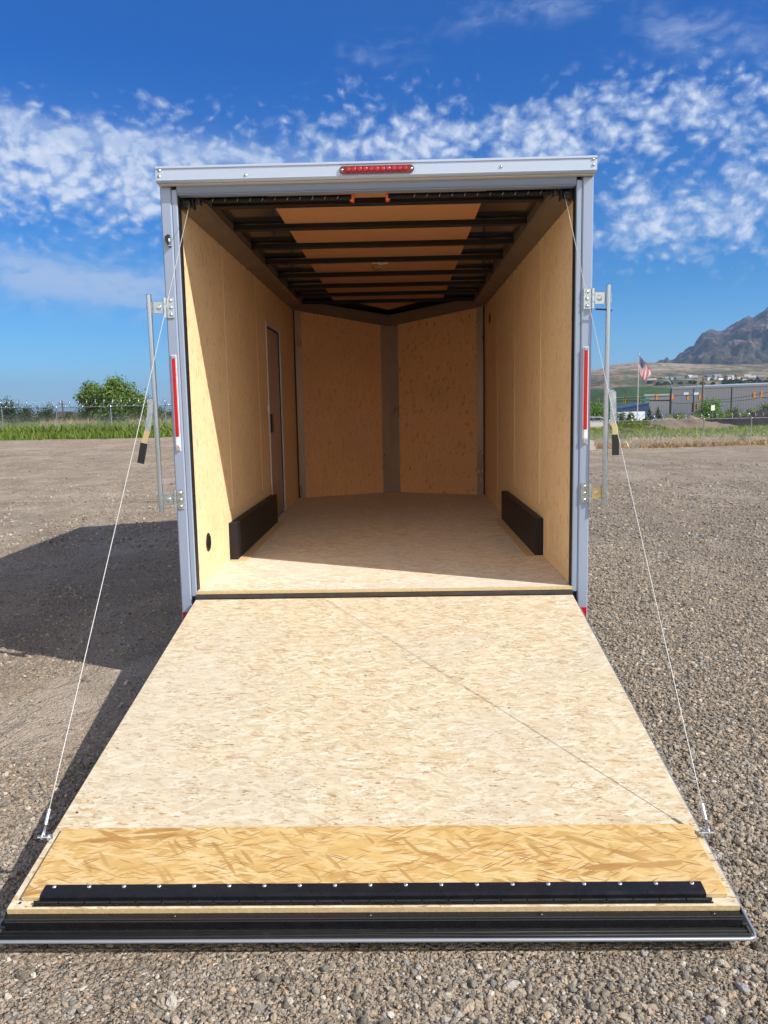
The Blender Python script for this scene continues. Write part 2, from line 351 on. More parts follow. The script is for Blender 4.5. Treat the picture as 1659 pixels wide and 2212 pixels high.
M_['galv'] = plain('galvanised_tube', (.50, .53, .55), .24, .92, var=.14, vscale=14, aniso=(1, 1, .2))
M_['yellowzinc'] = plain('yellow_zinc', (.70, .56, .30), .35, .7, var=.15, vscale=20)
M_['blackplastic'] = plain('black_plastic', (.012, .012, .012), .4, bump=.2, bscale=120)
M_['grip'] = plain('black_vinyl_grip', (.010, .010, .011), .5, bump=.15, bscale=90)
M_['cable'] = plain('steel_cable', (.50, .50, .49), .45, .4, bump=.4, bscale=600)
M_['red'] = plain('red_reflector', (.50, .002, .012), .3, 0, .4, bump=.3, bscale=260, coat=.1)
M_['redlens'] = plain('red_lens', (.16, .002, .005), .15, 0, .4, coat=.2)
M_['redled'] = plain('red_led_lens', (.40, .003, .008), .15, 0, .5, bump=.6, bscale=180, coat=.3)
M_['whiteplastic'] = plain('white_plastic', (.72, .72, .70), .35)
M_['clear'] = plain('clear_lens_end', (.38, .38, .40), .15, .3, var=.6, vscale=160, bump=1.0, bscale=300)
M_['orange'] = plain('orange_plastic', (.72, .13, .02), .4)
M_['spring'] = plain('spring_steel', (.018, .017, .017), .35, .5, var=.3, vscale=30)
M_['doorframe'] = plain('door_frame_metal', (.72, .71, .76), .3, .3)
M_['door'] = plain('mill_finish_door', (.52, .40, .34), .42, .15, var=.06, vscale=3)
M_['kick'] = plain('door_lower_panel', (.40, .32, .24), .3, .6)
M_['tyre'] = plain('tyre_rubber', (.02, .02, .02), .8, bump=.3, bscale=60)
M_['rim'] = plain('silver_rim', (.55, .55, .56), .35, .7)
M_['greyside'] = plain('side_skin', (.33, .35, .39), .3, .3, var=.04, vscale=2)
M_['concrete'] = plain('concrete', (.42, .40, .37), .85, var=.15, vscale=6, bump=.3, bscale=40)
# ================================================================== the trailer
XW = 0.975; L0 = 4.28; LN = 0.446; ZR = 2.015; ZB = 1.98; G = -0.49
TR = empty('cargo_trailer', (0, 2.0, G), 'silver grey enclosed cargo trailer with its rear ramp lowered onto the gravel', 'trailer')
def part(mb, name, m, parent=TR, label=None):
    o = mb.obj(name, M_[m] if isinstance(m, str) else m, parent)
    if label: o['label'] = label
    return o
# floor
part(MB().prism([(-XW, .012), (XW, .012), (XW, L0), (0, L0+LN), (-XW, L0)], 'z', -.018, 0.0), 'floor', 'floor')
part(MB().box(-XW+.002, XW-.002, .003, .0118, -.018, -.0015), 'floor_edge', 'edgewood')
part(MB().cbox(-XW, XW, -.012, .0028, -.040, -.021, .002).cbox(-XW, XW, .003, .05, -.06, -.0185, .002), 'sill_plate', plain('worn_sill', (.055, .048, .045), .45, .4, var=.4, vscale=14))
# side walls and front panels
for s in (-1, 1):
    wl = MB()
    if s < 0:   # opening for the side door
        for (y0, y1, z0, z1) in ((.045, 2.55, 0, ZR), (2.55, 3.30, 1.64, ZR), (3.30, L0, 0, ZR)):
            wl.box(-XW-.015, -XW, y0, y1, z0, z1)
    else: wl.box(XW, XW+.015, .045, L0, 0, ZR)
    wo = part(wl, 'wall_panel', 'wall')
    for i, y in enumerate((1.0, 2.12, 3.2)):
        if s < 0 and i == 2: continue
        x = s*(XW-.0016)
        part(MB().box(min(x, x+s*.001), max(x, x+s*.0014), y-.0055, y+.0055, (.31 if i < 2 else 0), 1.93), 'seam', 'seam', wo)
    # outer skin
    x0, x1 = sorted((s*(XW+.02), s*1.05))
    sk = MB()
    if s < 0:
        for (y0, y1, z0, z1) in ((.06, 2.55, -.15, 2.05), (2.55, 3.30, 1.66, 2.05), (2.55, 3.30, -.15, -.002), (3.30, L0+.04, -.15, 2.05)): sk.box(x0, x1, y0, y1, z0, z1)
    else: sk.box(x0, x1, .06, L0+.04, -.15, 2.05)
    part(sk, 'side_skin', 'greyside')
    # front V panel (inside face) and skin
    P0 = Vector((s*XW, L0, 0)); P1 = Vector((0, L0+LN, 0)); d = (P1-P0).normalized(); nrm = Vector((0, 1, 0)); nrm = (nrm-d*nrm.dot(d)).normalized()
    def slab(t0, t1, off, z0a, z0b, z1a, z1b, name, m, par=TR):
        a = P0+d*t0; bb = P0+d*t1; vs = []
        for o in (off[0], off[1]):
            for (p, zz) in ((a, z0a), (bb, z0b), (bb, z1b), (a, z1a)): vs.append((p.x+nrm.x*o, p.y+nrm.y*o, zz))
        fs = [(0, 1, 2, 3), (7, 6, 5, 4), (0, 4, 5, 1), (1, 5, 6, 2), (2, 6, 7, 3), (3, 7, 4, 0)]
        if s < 0: fs = [f[::-1] for f in fs]
        fs = [f[::-1] for f in fs]
        return part(MB().add(vs, fs), name, m, par)
    Ln = (P1-P0).length
    slab(0, Ln, (0, .015), 0, 0, ZR, 1.90, 'front_panel', 'front')
    slab(-.03, Ln+.03, (.03, .075), -.15, -.15, 2.05, 2.0, 'front_skin', 'greyside')
    slab(.012, .082, (-.008, -.001), 0, 0, 1.94, 1.93, 'corner_trim', 'trimdark')
    slab(Ln-.103, Ln-.0005, (-.009, -.001), .0, .0, 1.83, 1.80, 'centre_trim', 'trimdark')
    slab(0.0, .011, (-.014, -.0005), 0, 0, 1.94, 1.94, 'corner_gasket', 'rubber')
    # sloped cove along the side wall and across the front
    cv = MB(); xs = lambda x: s*x
    prof = [(xs(XW-.0005), 1.925), (xs(XW-.004), 1.925), (xs(.880), 1.950), (xs(.860), 1.964), (xs(.860), ZR-.003), (xs(XW-.0005), ZR-.003)]
    cv.prism(prof, 'y', .10, L0-.005)
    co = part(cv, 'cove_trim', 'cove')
    for k in range(18):
        y = .22+k*.225
        part(MB().lathe((s*(XW-.001), y, 1.915), (-s, 0, 0), [(.006, 0), (.005, .003), (0.001, .004)], 8), 'screw', 'zinc', co)
    vs = []
    for t, zb, zt in ((0, 1.925, 2.0), (Ln, 1.785, 1.875)):
        p = P0+d*t
        for (o, z) in ((-.0005-.0, zb), (-.02, zb+.004), (-.10, zt), (-.10, zt+.02), (-.0005, zt+.02)): vs.append((p.x+nrm.x*o*(1 if t == 0 else 1) if t == 0 else 0.0, p.y+nrm.y*o*(1 if t == 0 else 1/max(.3, nrm.y)), z))
    fs = [(i, (i+1) % 5, 5+(i+1) % 5, 5+i) for i in range(5)]+[(4, 3, 2, 1, 0), (5, 6, 7, 8, 9)]
    if s < 0: fs = [f[::-1] for f in fs]
    part(MB().add(vs, fs), 'front_cove', 'cove')
# roof: reflective sheet, brown liner down the middle, steel bows
part(MB().box(-XW, XW, .06, L0-.02, ZR, ZR+.004), 'roof_sheet', 'roofmetal')
part(MB().box(-.555, .555, .085, L0-.03, ZR-.007, ZR-.0015), 'roof_liner', 'liner')
part(MB().add([(-XW, L0-.019, ZR+.001), (XW, L0-.019, ZR+.001), (0, L0+LN, 1.90), (-XW, L0-.019, ZR+.004), (XW, L0-.019, ZR+.004), (0, L0+LN, 1.905)], [(0, 2, 1), (3, 4, 5), (0, 1, 4, 3), (1, 2, 5, 4), (2, 0, 3, 5)]), 'nose_roof', 'bow')
part(MB().add([(-.36, L0+.03, ZR-.018), (.36, L0+.03, ZR-.018), (0, L0+.25, ZR-.075)], [(0, 2, 1)]).add([(-.36, L0+.03, ZR-.016), (.36, L0+.03, ZR-.016), (0, L0+.25, ZR-.073)], [(0, 1, 2)]), 'nose_liner', 'liner')
for y in (.326, .87, 1.43, 1.98, 2.60, 3.19, 3.74, 4.27):
    part(MB().cbox(-.95, .95, y-.050, y+.004, ZB-.003, ZR-.0075, .003), 'roof_bow', 'bow')
part(MB().prism([(-1.05, .06), (1.05, .06), (1.05, L0+.05), (0, L0+LN+.08), (-1.05, L0+.05)], 'z', 2.05, 2.085), 'roof_cap', 'alucap')
# ceiling lamp with its loose wires
la = part(MB().lathe((-.03, 2.13, ZR-.008), (0, 0, -1), [(.0, 0), (.066, 0), (.066, .006), (.055, .012), (.0, .014)], 28), 'ceiling_lamp', 'whiteplastic')
for (cx, cz, cyy, r, ph, mm) in ((-.004, 1.985, 1.96, .022, 4.2, 'whiteplastic'), (-.055, 1.958, 2.06, .026, 1.2, 'blackplastic')):
    pts = [(cx+math.cos(ph+a*5.2/14)*r*1.15, cyy+.004*a/14, cz+math.sin(ph+a*5.2/14)*r*.8) for a in range(15)]
    part(MB().path(pts, .0022, 6), 'wire', mm, la)
    part(MB().tube(pts[-1], (pts[-1][0]-.008, pts[-1][1], pts[-1][2]-.008), .0045, 8), 'wire_cap', 'whiteplastic', la)
# side door
dr = part(MB().box(-XW-.035, -XW-.012, 2.58, 3.27, .006, 1.605), 'side_door', 'door')
part(MB().box(-XW-.0119, -XW-.008, 2.60, 3.25, .02, .30), 'lower_panel', 'kick', dr)
part(MB().cbox(-XW-.0119, -XW+.012, 2.63, 2.705, .735, .89, .003), 'latch', 'blackplastic', dr)
part(MB().box(-XW+.0121, -XW+.016, 2.65, 2.685, .845, .87), 'latch_button', 'red', dr)
part(MB().cbox(-XW+.0002, -XW+.014, 2.50, 2.535, .90, .965, .002), 'light_switch', 'whiteplastic')
fr = MB()
for (y0, y1, z0, z1) in ((2.55, 2.5795, 0, 1.64), (3.271, 3.30, 0, 1.64), (2.5796, 3.2709, 1.61, 1.64)): fr.cbox(-XW-.03, -XW+.006, y0, y1, z0, z1, .0015)
part(fr, 'door_frame', 'doorframe')
part(MB().box(-XW-.0115, -XW-.002, 3.258, 3.2705, .01, 1.605).box(-XW-.0115, -XW-.002, 2.58, 3.2575, 1.592, 1.606), 'door_gasket', 'rubber')
# wheel boxes, with the plywood strip and caulk round them
for s in (-1, 1):
    x0, x1 = sorted((s*.921, s*(XW-.0005)))
    bx = part(MB().cbox(x0, x1, .842, 2.484, .0005, .234, .004), 'wheel_box', 'boxblack')
    c = MB()
    xa, xb = sorted((s*.9175, s*.9208)); c.box(xa, xb, .838, 2.487, .0004, .004)
    xa, xb = sorted((s*.9212, s*.974)); c.box(xa, xb, .838, .8415, .0004, .004)
    xa, xb = sorted((s*.9725, s*.9744)); c.box(xa, xb, .836, .8415, .0045, .238); c.box(xa, xb, .8417, 2.487, .2345, .2385)
    part(c, 'caulk_line', 'caulk', bx)
    xa, xb = sorted((s*.862, s*.917))
    part(MB().box(xa, xb, .80, 2.53, .0003, .0035).box(*sorted((s*.9172, s*.97)), .80, .8375, .0003, .0035), 'floor_strip', 'tape', bx)
    xa, xb = sorted((s*(XW-.0003), s*(XW-.003)))
    st = MB().box(xa, xb, .70, 2.60, .239, .30).box(xa, xb, .70, .833, .058, .2388).box(xa, xb, .06, .6995, .0005, .058)
    part(st, 'wall_strip', plain('wall_strip_wood', (.80, .575, .33), .5, var=.06, vscale=10), bx)
# vents
v = part(MB().lathe((-XW+.0002, .318, .204), (1, 0, 0), [(.052, 0), (.052, .003), (.046, .006), (.040, .004), (.0, .004)], 28), 'floor_vent', 'blackplastic')
sl_ = MB()
for k in range(6): z = .204-.028+k*.0112; hw = math.sqrt(max(.0001, .038**2-(z-.204)**2)); sl_.box(-XW+.0042, -XW+.0078, .318-hw, .318+hw, z-.002, z+.002)
part(sl_, 'louvre', 'blackplastic', v)
part(MB().lathe((XW-.0002, 3.79, 1.75), (-1, 0, 0), [(.05, 0), (.05, .003), (.042, .006), (.0, .004)], 24), 'wall_vent', 'blackplastic')
# rear frame: posts, header, cap
for s in (-1, 1):
    def X(a, b): return tuple(sorted((s*a, s*b)))
    x = X(.998, 1.052)
    po = part(MB().cbox(x[0], x[1], 0.0, .058, -.17, 2.016, .006), 'rear_post', 'alu')
    x = X(.970, .9975)
    part(MB().cbox(x[0], x[1], .004, .056, -.03, 2.0, .004), 'inner_flange', 'alu', po)
    x = X(.9655, .9695)
    part(MB().box(x[0], x[1], .012, .060, -.02, 1.972), 'jamb_seal', 'rubber', po)
    for z in (1.80, .96, .12):
        part(MB().lathe((s*.970, .02, z), (-s, 0, 0), [(.005, 0), (.004, .003), (0, .004)], 10), 'screw', 'zinc', po)
    # tall marker light
    x = X(1.0115, 1.0385)
    ml = part(MB().cbox(x[0], x[1], -.0035, -.0003, .726, 1.207, .0012), 'marker_light', 'whiteplastic')
    for nm, mm, w, z0, z1, d in (('lamp_end', 'clear', .011, 1.187, 1.204, .010), ('red_strip', 'red', .0085, .800, 1.1865, .009), ('white_strip', 'whiteplastic', .0085, .754, .7995, .008), ('lamp_end', 'clear', .011, .730, .7535, .010)):
        xx = X(1.025-w, 1.025+w)
        part(MB().cbox(xx[0], xx[1], -.0036-d, -.0036, z0, z1, .0025), nm, mm, ml)
    # reflector at the foot of the post
    x = X(1.005, 1.046); part(MB().cbox(x[0], x[1], -.006, -.0003, -.160, -.111, .001), 'foot_reflector', 'red')
    # swung-open lock rod on two hinge brackets
    for z in (1.437, .481):
        x = X(1.008, 1.046)
        hb = part(MB().cbox(x[0], x[1], -.0065, -.0003, z-.051, z+.051, .0022), 'hinge_bracket', 'zinc')
        for dz in (-.034, 0, .034):
            part(MB().lathe((s*1.025, -.0066, z+dz), (0, -1, 0), [(.0095, 0), (.0095, .002), (.0075, .006), (.003, .0085), (0, .009)], 14), 'bolt', 'zinc', hb)
        kn = MB()
        for a in (-.048, -.015, .018): kn.tube((s*1.053, -.012, z+a), (s*1.053, -.012, z+a+.030), .0085, 12)
        part(kn, 'knuckle', 'zinc', hb)
        x = X(1.062, 1.128)
        tb = MB().cbox(x[0], x[1], -.0155, -.0115, z-.028, z+.030, .0012)
        tb.lathe((s*1.083, -.0156, z+.001), (0, -1, 0), [(.013, 0), (.0125, .002), (.009, .0035), (.0, .0028)], 18)
        part(tb, 'tab', 'zinc' if s < 0 or z > 1 else 'yellowzinc', hb)
        x = X(1.128, 1.141)
        part(MB().cbox(x[0], x[1], -.030, -.002, z-.026, z+.028, .003), 'clamp', 'zinc', hb)
    xt, xb = s*1.1245, s*1.1195
    rod = part(MB().tube((xt, -.03, 1.498), (xb, -.03, .420), .0125, 20), 'lock_rod', 'galv')
    part(MB().lathe((xt, -.03, 1.4981), (0, 0, 1), [(.0115, 0), (.0112, .002), (0, .002)], 16), 'rod_cap', 'blackplastic', rod)
    part(MB().cbox(*X(1.128, 1.160), -.0405, -.020, .942, .998, .006).lathe((s*1.142, -.041, .968), (0, -1, 0), [(.009, 0), (.008, .003), (0, .004)], 14), 'handle_pivot', 'zinc', rod)
    K = [(1.138, .985), (1.150, .90), (1.163, .836), (1.185, .772), (1.208, .672)] if s < 0 else [(1.150, .985), (1.153, .90), (1.153, .836), (1.166, .774), (1.168, .672)]
    def strip(pts, w, th, y):
        vs = []; fs = []
        for i, (a, z) in enumerate(pts):
            dx = pts[min(i+1, len(pts)-1)][0]-pts[max(i-1, 0)][0]; dz = pts[min(i+1, len(pts)-1)][1]-pts[max(i-1, 0)][1]; l = math.hypot(dx, dz); nx, nz = -dz/l, dx/l
            for (o, yy) in ((-w, y), (w, y), (w, y-th), (-w, y-th)): vs.append((s*(a+nx*o), yy, z+nz*o))
        for i in range(len(pts)-1):
            for k in range(4): f = (i*4+k, i*4+(k+1) % 4, (i+1)*4+(k+1) % 4, (i+1)*4+k); fs.append(f if s > 0 else f[::-1])
        e = [(3, 2, 1, 0), tuple((len(pts)-1)*4+k for k in range(4))]; fs += e if s > 0 else [x[::-1] for x in e]
        return MB().add(vs, fs)
    part(strip(K[:3], .0145, .004, -.043), 'handle_bar', 'zinc', rod)
    part(strip([K[2], ((K[2][0]*.5+K[3][0]*.5)+(.004 if s > 0 else 0), .805), K[3]], .0140, .004, -.0425), 'handle_neck', 'yellowzinc', rod)
    part(strip(K[3:], .0165, .010, -.040), 'grip', 'grip', rod)
part(MB().cbox(*(1.120, 1.142), -.034, -.028, 1.372, 1.380, .001).tube((1.062, -.03, 1.384), (1.125, -.03, 1.380), .004, 8), 'rod_clip', 'blacksteel')
hd = MB().prism([(-.0015, 2.0165), (.055, 2.0165), (.055, 1.977), (.02, 1.975), (.012, 1.981), (.002, 2.000)], 'x', -.9695, .9695)
hd.prism([(.004, 1.9725), (.056, 1.9725), (.056, 1.9765), (.006, 1.9765)], 'x', -.965, .965)
part(hd, 'header', 'alu')
cap = MB().prism([(-.048, 2.0225), (-.052, 2.028), (-.050, 2.032), (-.050, 2.078), (-.055, 2.082), (-.055, 2.090), (-.048, 2.094), (.055, 2.094), (.055, 2.086), (-.040, 2.084), (-.040, 2.026), (.0, 2.024), (.0, 2.0175), (-.040, 2.0175)], 'x', -1.054, 1.054)
co = part(cap, 'header_cap', 'alucap')
part(MB().box(-1.054, 1.054, -.039, .056, 2.0265, 2.0835), 'header_core', 'alu', co)
part(MB().box(-1.05, 1.05, -.030, .001, 2.0125, 2.017), 'cap_lip', plain('warm_bounce_lip', (.60, .55, .45), .5), co)  # cream colour stands for warm light reflected onto the cap underside
for (x, z) in ((-1.035, 2.074), (-1.037, 2.048), (-.62, 2.043), (.60, 2.052), (1.036, 2.076), (1.036, 2.050)):
    part(MB().lathe((x, -.0502, z), (0, -1, 0), [(.0075, 0), (.007, .002), (.0045, .002), (.0045, .005), (0, .0055)], 8), 'screw', 'zinc', co)
# brake light with eleven lenses
def stadium(hw, hh, n=10):
    pts = [(hw-hh+hh*math.cos(a), hh*math.sin(a)) for a in [R(-90+180*i/n) for i in range(n+1)]]
    return pts+[(-p[0], -p[1]) for p in pts]
bl = part(MB().prism([(x+.008, z+2.053) for x, z in stadium(.178, .0175)], 'y', -.058, -.0505), 'brake_light', 'redlens')
for k in range(11):
    part(MB().lathe((.008+(k-5)*.0272, -.0581, 2.053), (0, -1, 0), [(.0128, 0), (.0125, .004), (.009, .0075), (.005, .0065), (0, .0085)], 18), 'led_lens', 'redled', bl)
for x in (-.158, .174): part(MB().lathe((x, -.0582, 2.053), (0, -1, 0), [(.007, 0), (.006, .003), (0, .004)], 12), 'screw', 'zinc', bl)
# ramp hold-back hook on the left post
hk = MB()
out = [(-1.034, 1.779), (-1.034, 1.775), (-1.031, 1.752), (-1.026, 1.742), (-1.020, 1.733), (-1.019, 1.727), (-1.010, 1.726), (-1.009, 1.734), (-1.015, 1.743), (-1.0195, 1.750), (-1.0215, 1.762), (-1.019, 1.770), (-1.012, 1.771), (-1.012, 1.784), (-1.023, 1.785), (-1.025, 1.779)]
hk.prism(out, 'y', -.020, -.001)
hk_o = part(hk, 'hold_back_hook', 'blackplastic')
part(MB().tube((-1.0155, -.012, 1.753), (-1.0155, -.012, 1.767), .0045, 12), 'roller', 'whiteplastic', hk_o)
part(MB().lathe((-1.0145, -.0201, 1.732), (0, -1, 0), [(.004, 0), (.003, .002), (0, .002)], 10), 'screw', 'zinc', hk_o)
# ramp springs under the header, cable drums
for (x0, x1, tip) in ((-.86, -.120, -.120), (.86, .058, .058)):
    n = int(abs(x1-x0)/.0085); pts = []
    core = MB().tube((x0, .085, 1.9635), (x1, .085, 1.9635), .0128, 14)
    for k in range(n*1):
        xx = x0+(x1-x0)*(k+.5)/n
        core.lathe((xx-.003, .085, 1.9635), (1, 0, 0), [(.0128, 0), (.0152, .0015), (.0152, .0045), (.0128, .006)], 14)
    sp = part(core, 'ramp_spring', 'spring')
    s = 1 if x0 > 0 else -1
    for k in range(11):
        xx = x0-s*.05-s*.062*k
        if (xx-tip)*s < .03: continue
        part(MB().path([(xx+.006, .0700, 1.9705), (xx, .0680, 1.9625), (xx-.003, .0715, 1.954)], .0013, 5), 'paint_mark', 'zinc', sp)
    part(MB().cbox(tip-.011 if s > 0 else tip-.002, tip+.002 if s > 0 else tip+.011, .060, .11, 1.942, 1.982, .002).cbox(tip-.009, tip+.009, .058, .078, 1.938, 1.948, .002), 'winding_clip', 'orange', sp)
    dm = part(MB().lathe((s*.905, .085, 1.955), (s, 0, 0), [(.0, 0), (.036, 0), (.036, .004), (.026, .006), (.026, .044), (.036, .046), (.036, .050), (0, .05)], 24), 'cable_drum', 'blackplastic')
    part(MB().cbox(*sorted((s*.955, s*.9645)), .062, .125, 1.935, 2.0, .002), 'drum_bracket', 'blacksteel', dm)
    part(MB().cbox(*sorted((s*.872, s*.886)), .06, .115, 1.945, 2.0, .002), 'drum_bracket', 'blacksteel', dm)
    # lift cable down to the ramp edge, with its crimp and shackle
    A = Vector((s*.922, .055, 1.945)); B = Vector((s*.984, -1.822, -.318))
    d = (B-A); sag = [A+d*t+Vector((0, 0, -.012*4*t*(1-t))) for t in [i/16 for i in range(17)]]
    cb = part(MB().path(sag, .0015, 8), 'lift_cable', 'cable')
    dn = (sag[-1]-sag[-2]).normalized()
    part(MB().tube(B-dn*.075, B-dn*.03, .0055, 10), 'crimp', 'alushine', cb)
    part(MB().path([B-dn*.03+Vector((0, 0, 0)), B+Vector((0, -.004, .003)), B+dn*.006+Vector((s*.002, -.007, 0)), B+dn*.012, B+Vector((0, .008, -.004)), B-dn*.03], .003, 6), 'thimble', 'alushine', cb)
    part(MB().tube((s*.955, B.y-.004, B.z-.004), (s*.998, B.y-.004, B.z-.004), .0055, 10).lathe((s*.968, B.y-.004, B.z-.004), (-s, 0, 0), [(.010, 0), (.010, .007), (.006, .008), (0, .008)], 6), 'shackle_bolt', 'zinc', cb)
# ------------------------------------------------------------------ ramp door (own axes: x across, y down the slope away from the hinge, z up)
LR = 2.107
ang = math.atan2(.343, 2.081)
def ramp_part(mb, name, m, parent=None, label=None):
    me = mb.obj(name, M_[m] if isinstance(m, str) else m)
    if parent is None:
        me.parent = TR; me.matrix_local = Matrix.Translation((0, -2.0, -G))@Matrix.Translation((0, -.012, -.041))@RM
    else: me.parent = parent
    if label: me['label'] = label
    return me
RM = Matrix(((1, 0, 0, 0), (0, -math.cos(ang), -math.sin(ang), 0), (0, -math.sin(ang), math.cos(ang), 0), (0, 0, 0, 1)))  # handed flip avoided below
RM = Matrix.Rotation(ang, 4, 'X')      # local +y points back up the slope, so the ramp runs along -y
def Y(s): return -s
def rbox(mb, x0, x1, s0, s1, n0, n1, c=.001): return mb.cbox(x0, x1, -s1, -s0, n0, n1, c)
RD = ramp_part(rbox(MB(), -.972, .972, .004, LR-.012, -.0165, 0, .0012), 'ramp_door', 'pale')
ramp_part(rbox(MB(), -.972, .972, LR-.0118, LR-.0107, -.0165, -.0006, .0002), 'board_end', 'edgewood', RD)
ramp_part(rbox(rbox(MB(), -.974, .974, LR-.03, LR+.009, -.024, -.0167, .002), -.974, .974, LR+.001, LR+.009, -.0515, -.0243, .002), 'end_rail', 'blacksteel', RD)
for x in (-.52, .0, .45, .9): ramp_part(MB().lathe((x, -(LR-.002), -.0167), (0, 0, 1), [(.007, 0), (.006, .003), (0, .004)], 10), 'rail_screw', 'blacksteel', RD)
fr_ = MB()
for s in (-1, 1):
    x = sorted((s*.9735, s*.990)); fr_.cbox(x[0], x[1], -(LR+.009), -.02, -.058, -.040, .002)
    x = sorted((s*.9735, s*.977)); fr_.cbox(x[0], x[1], -(LR+.0), -.02, -.0395, -.012, .001)
fr_.cbox(-.990, .990, -(LR+.038), -(LR+.0095), -.060, -.0505, .002)
ramp_part(fr_, 'side_channel', 'rubber', RD)
sl2 = MB()
sl2.path([(-.985, -(LR+.034), -.0505), (-.5, -(LR+.0345), -.0500), (.0, -(LR+.032), -.0485), (.3, -(LR+.035), -.0500), (.985, -(LR+.034), -.0505)], .0035, 8)
sl2.path([(-.985, -(LR+.022), -.0505), (0, -(LR+.024), -.0500), (.985, -(LR+.022), -.0505)], .0026, 6)
for s in (-1, 1): sl2.path([(s*.986, -(LR+.030), -.0505), (s*.988, -(LR*.5), -.038), (s*.986, -.05, -.036)], .0048, 8)
ramp_part(sl2, 'rubber_seal', 'rubber', RD)
ed = MB(); 
loop = [(-.996, -.03, -.046), (-.998, -(LR+.025), -.053), (-.994, -(LR+.040), -.0535), (-.980, -(LR+.0455), -.0535), (.980, -(LR+.0455), -.0535), (.994, -(LR+.040), -.0535), (.998, -(LR+.025), -.053), (.996, -.03, -.046)]
ed.path(loop, .0050, 10)
ramp_part(ed, 'edge_trim', 'edgealu', RD)
ramp_part(rbox(MB(), -.992, .992, .03, LR+.006, -.068, -.061, .002), 'outer_skin', 'greyside', RD)
ramp_part(rbox(MB(), -.97, .97, .03, LR-.03, -.060, -.017, .002), 'inner_frame', 'blacksteel', RD)
fl = ramp_part(rbox(MB(), -.942, .948, 1.790, 2.068, .0008, .0135, .0008), 'extension_flap', 'osb', RD)
ramp_part(rbox(MB(), -.942, .948, 2.0681, 2.0690, .0012, .0130, .0002), 'flap_edge', 'edgewood', RD)
hs = MB()
hs.prism([(-2.027, .0139), (-2.027, .0165), (-2.062, .0165), (-2.0705, .0135), (-2.0720, .0040), (-2.079, .0030), (-2.079, .0009), (-2.0712, .0009), (-2.0700, .0125), (-2.062, .0139)], 'x', -.892, .892)
for k in range(26):
    x0 = -.905+k*1.81/26; hs.tube((x0+.001, -2.0800, .0058), (x0+1.81/26-.002, -2.0800, .0058), .0046, 10)
hs.box(-.905, .905, -2.0895, -2.0846, .0009, .0030)
ramp_part(hs, 'piano_hinge', 'blacksteel', RD)
for k in range(19):
    ramp_part(MB().lathe((-.866+k*1.732/18, -2.0345, .0166), (0, 0, 1), [(.0062, 0), (.0056, .0022), (.0035, .0036), (0, .0042)], 12), 'rivet', 'zinc', RD)
for (x, s) in ((-.945, 2.075), (.945, 2.06), (-.935, 1.70), (.5, 1.1), (-.05, .62), (-.06, .83)):
    ramp_part(MB().lathe((x, -s, .0001), (0, 0, 1), [(.0045, 0), (.004, .0006), (0, .0007)], 10), 'board_screw', 'blackplastic', RD)
# under-body and wheels
und = MB().box(-.98, .98, .06, L0, -.15, -.019).box(-.98, .98, .0, .055, -.17, -.062)
part(und, 'chassis', 'blacksteel')
part(MB().box(-.05, .05, L0+LN+.05, L0+LN+1.2, -.14, -.06), 'drawbar', 'blacksteel')
for s in (-1, 1):
    for y in (1.25, 2.08):
        wh = part(MB().lathe((s*.99, y, -.145), (s, 0, 0), [(.20, -.02), (.30, -.01), (.335, .02), (.345, .06), (.335, .15), (.30, .18), (.20, .185)], 32), 'wheel', 'tyre')
        part(MB().lathe((s*1.0, y, -.145), (s, 0, 0), [(0, .10), (.06, .13), (.08, .11), (.17, .12), (.205, .165), (.20, .0)], 28), 'rim', 'rim', wh)
    x = sorted((s*1.051, s*1.20))
    part(MB().prism([(.80, .05), (.88, .24), (2.45, .24), (2.53, .05), (2.49, .05), (2.42, .22), (.91, .22), (.84, .05)], 'x', x[0], x[1]), 'fender', 'alushine')
# ================================================================== ground
def S_(x, a, b):
    t = np.clip((np.asarray(x, float)-a)/(b-a), 0, 1); return t*t*(3-2*t)
def tz(x, y):
    z = G-1.6*S_(x, 2, 12)*S_(y, 7, 48)
    z = z-2.6*S_(x, 0, 14)*S_(y, 90, 190)-1.2*S_(y, 60, 300)*(1-S_(x, 0, 14))
    z = z+.018*np.sin(np.asarray(x)*.9+1)*np.sin(np.asarray(y)*.55)*S_(np.hypot(x, np.asarray(y)+1), 3.5, 9)
    z = z+.05*np.sin(np.asarray(x)*.21+2)*np.sin(np.asarray(y)*.17)*S_(y, 9, 25)
    return z
xs_ = np.sign(np.linspace(-1, 1, 181))*(np.sinh(np.abs(np.linspace(-1, 1, 181))*7.2)/np.sinh(7.2))*6000
ys_ = -6+np.concatenate([-np.array([6000, 2000, 700, 250, 90, 35, 12]), np.linspace(0, 1, 200)**1*0+np.sinh(np.linspace(0, 1, 200)*6.6)/np.sinh(6.6)*8000])
GX, GY = np.meshgrid(xs_, ys_); GZ = tz(GX, GY)
nx, ny = len(xs_), len(ys_)
I = np.arange(nx*ny).reshape(ny, nx)
fc = np.stack([I[:-1, :-1], I[:-1, 1:], I[1:, 1:], I[1:, :-1]], -1).reshape(-1, 4)

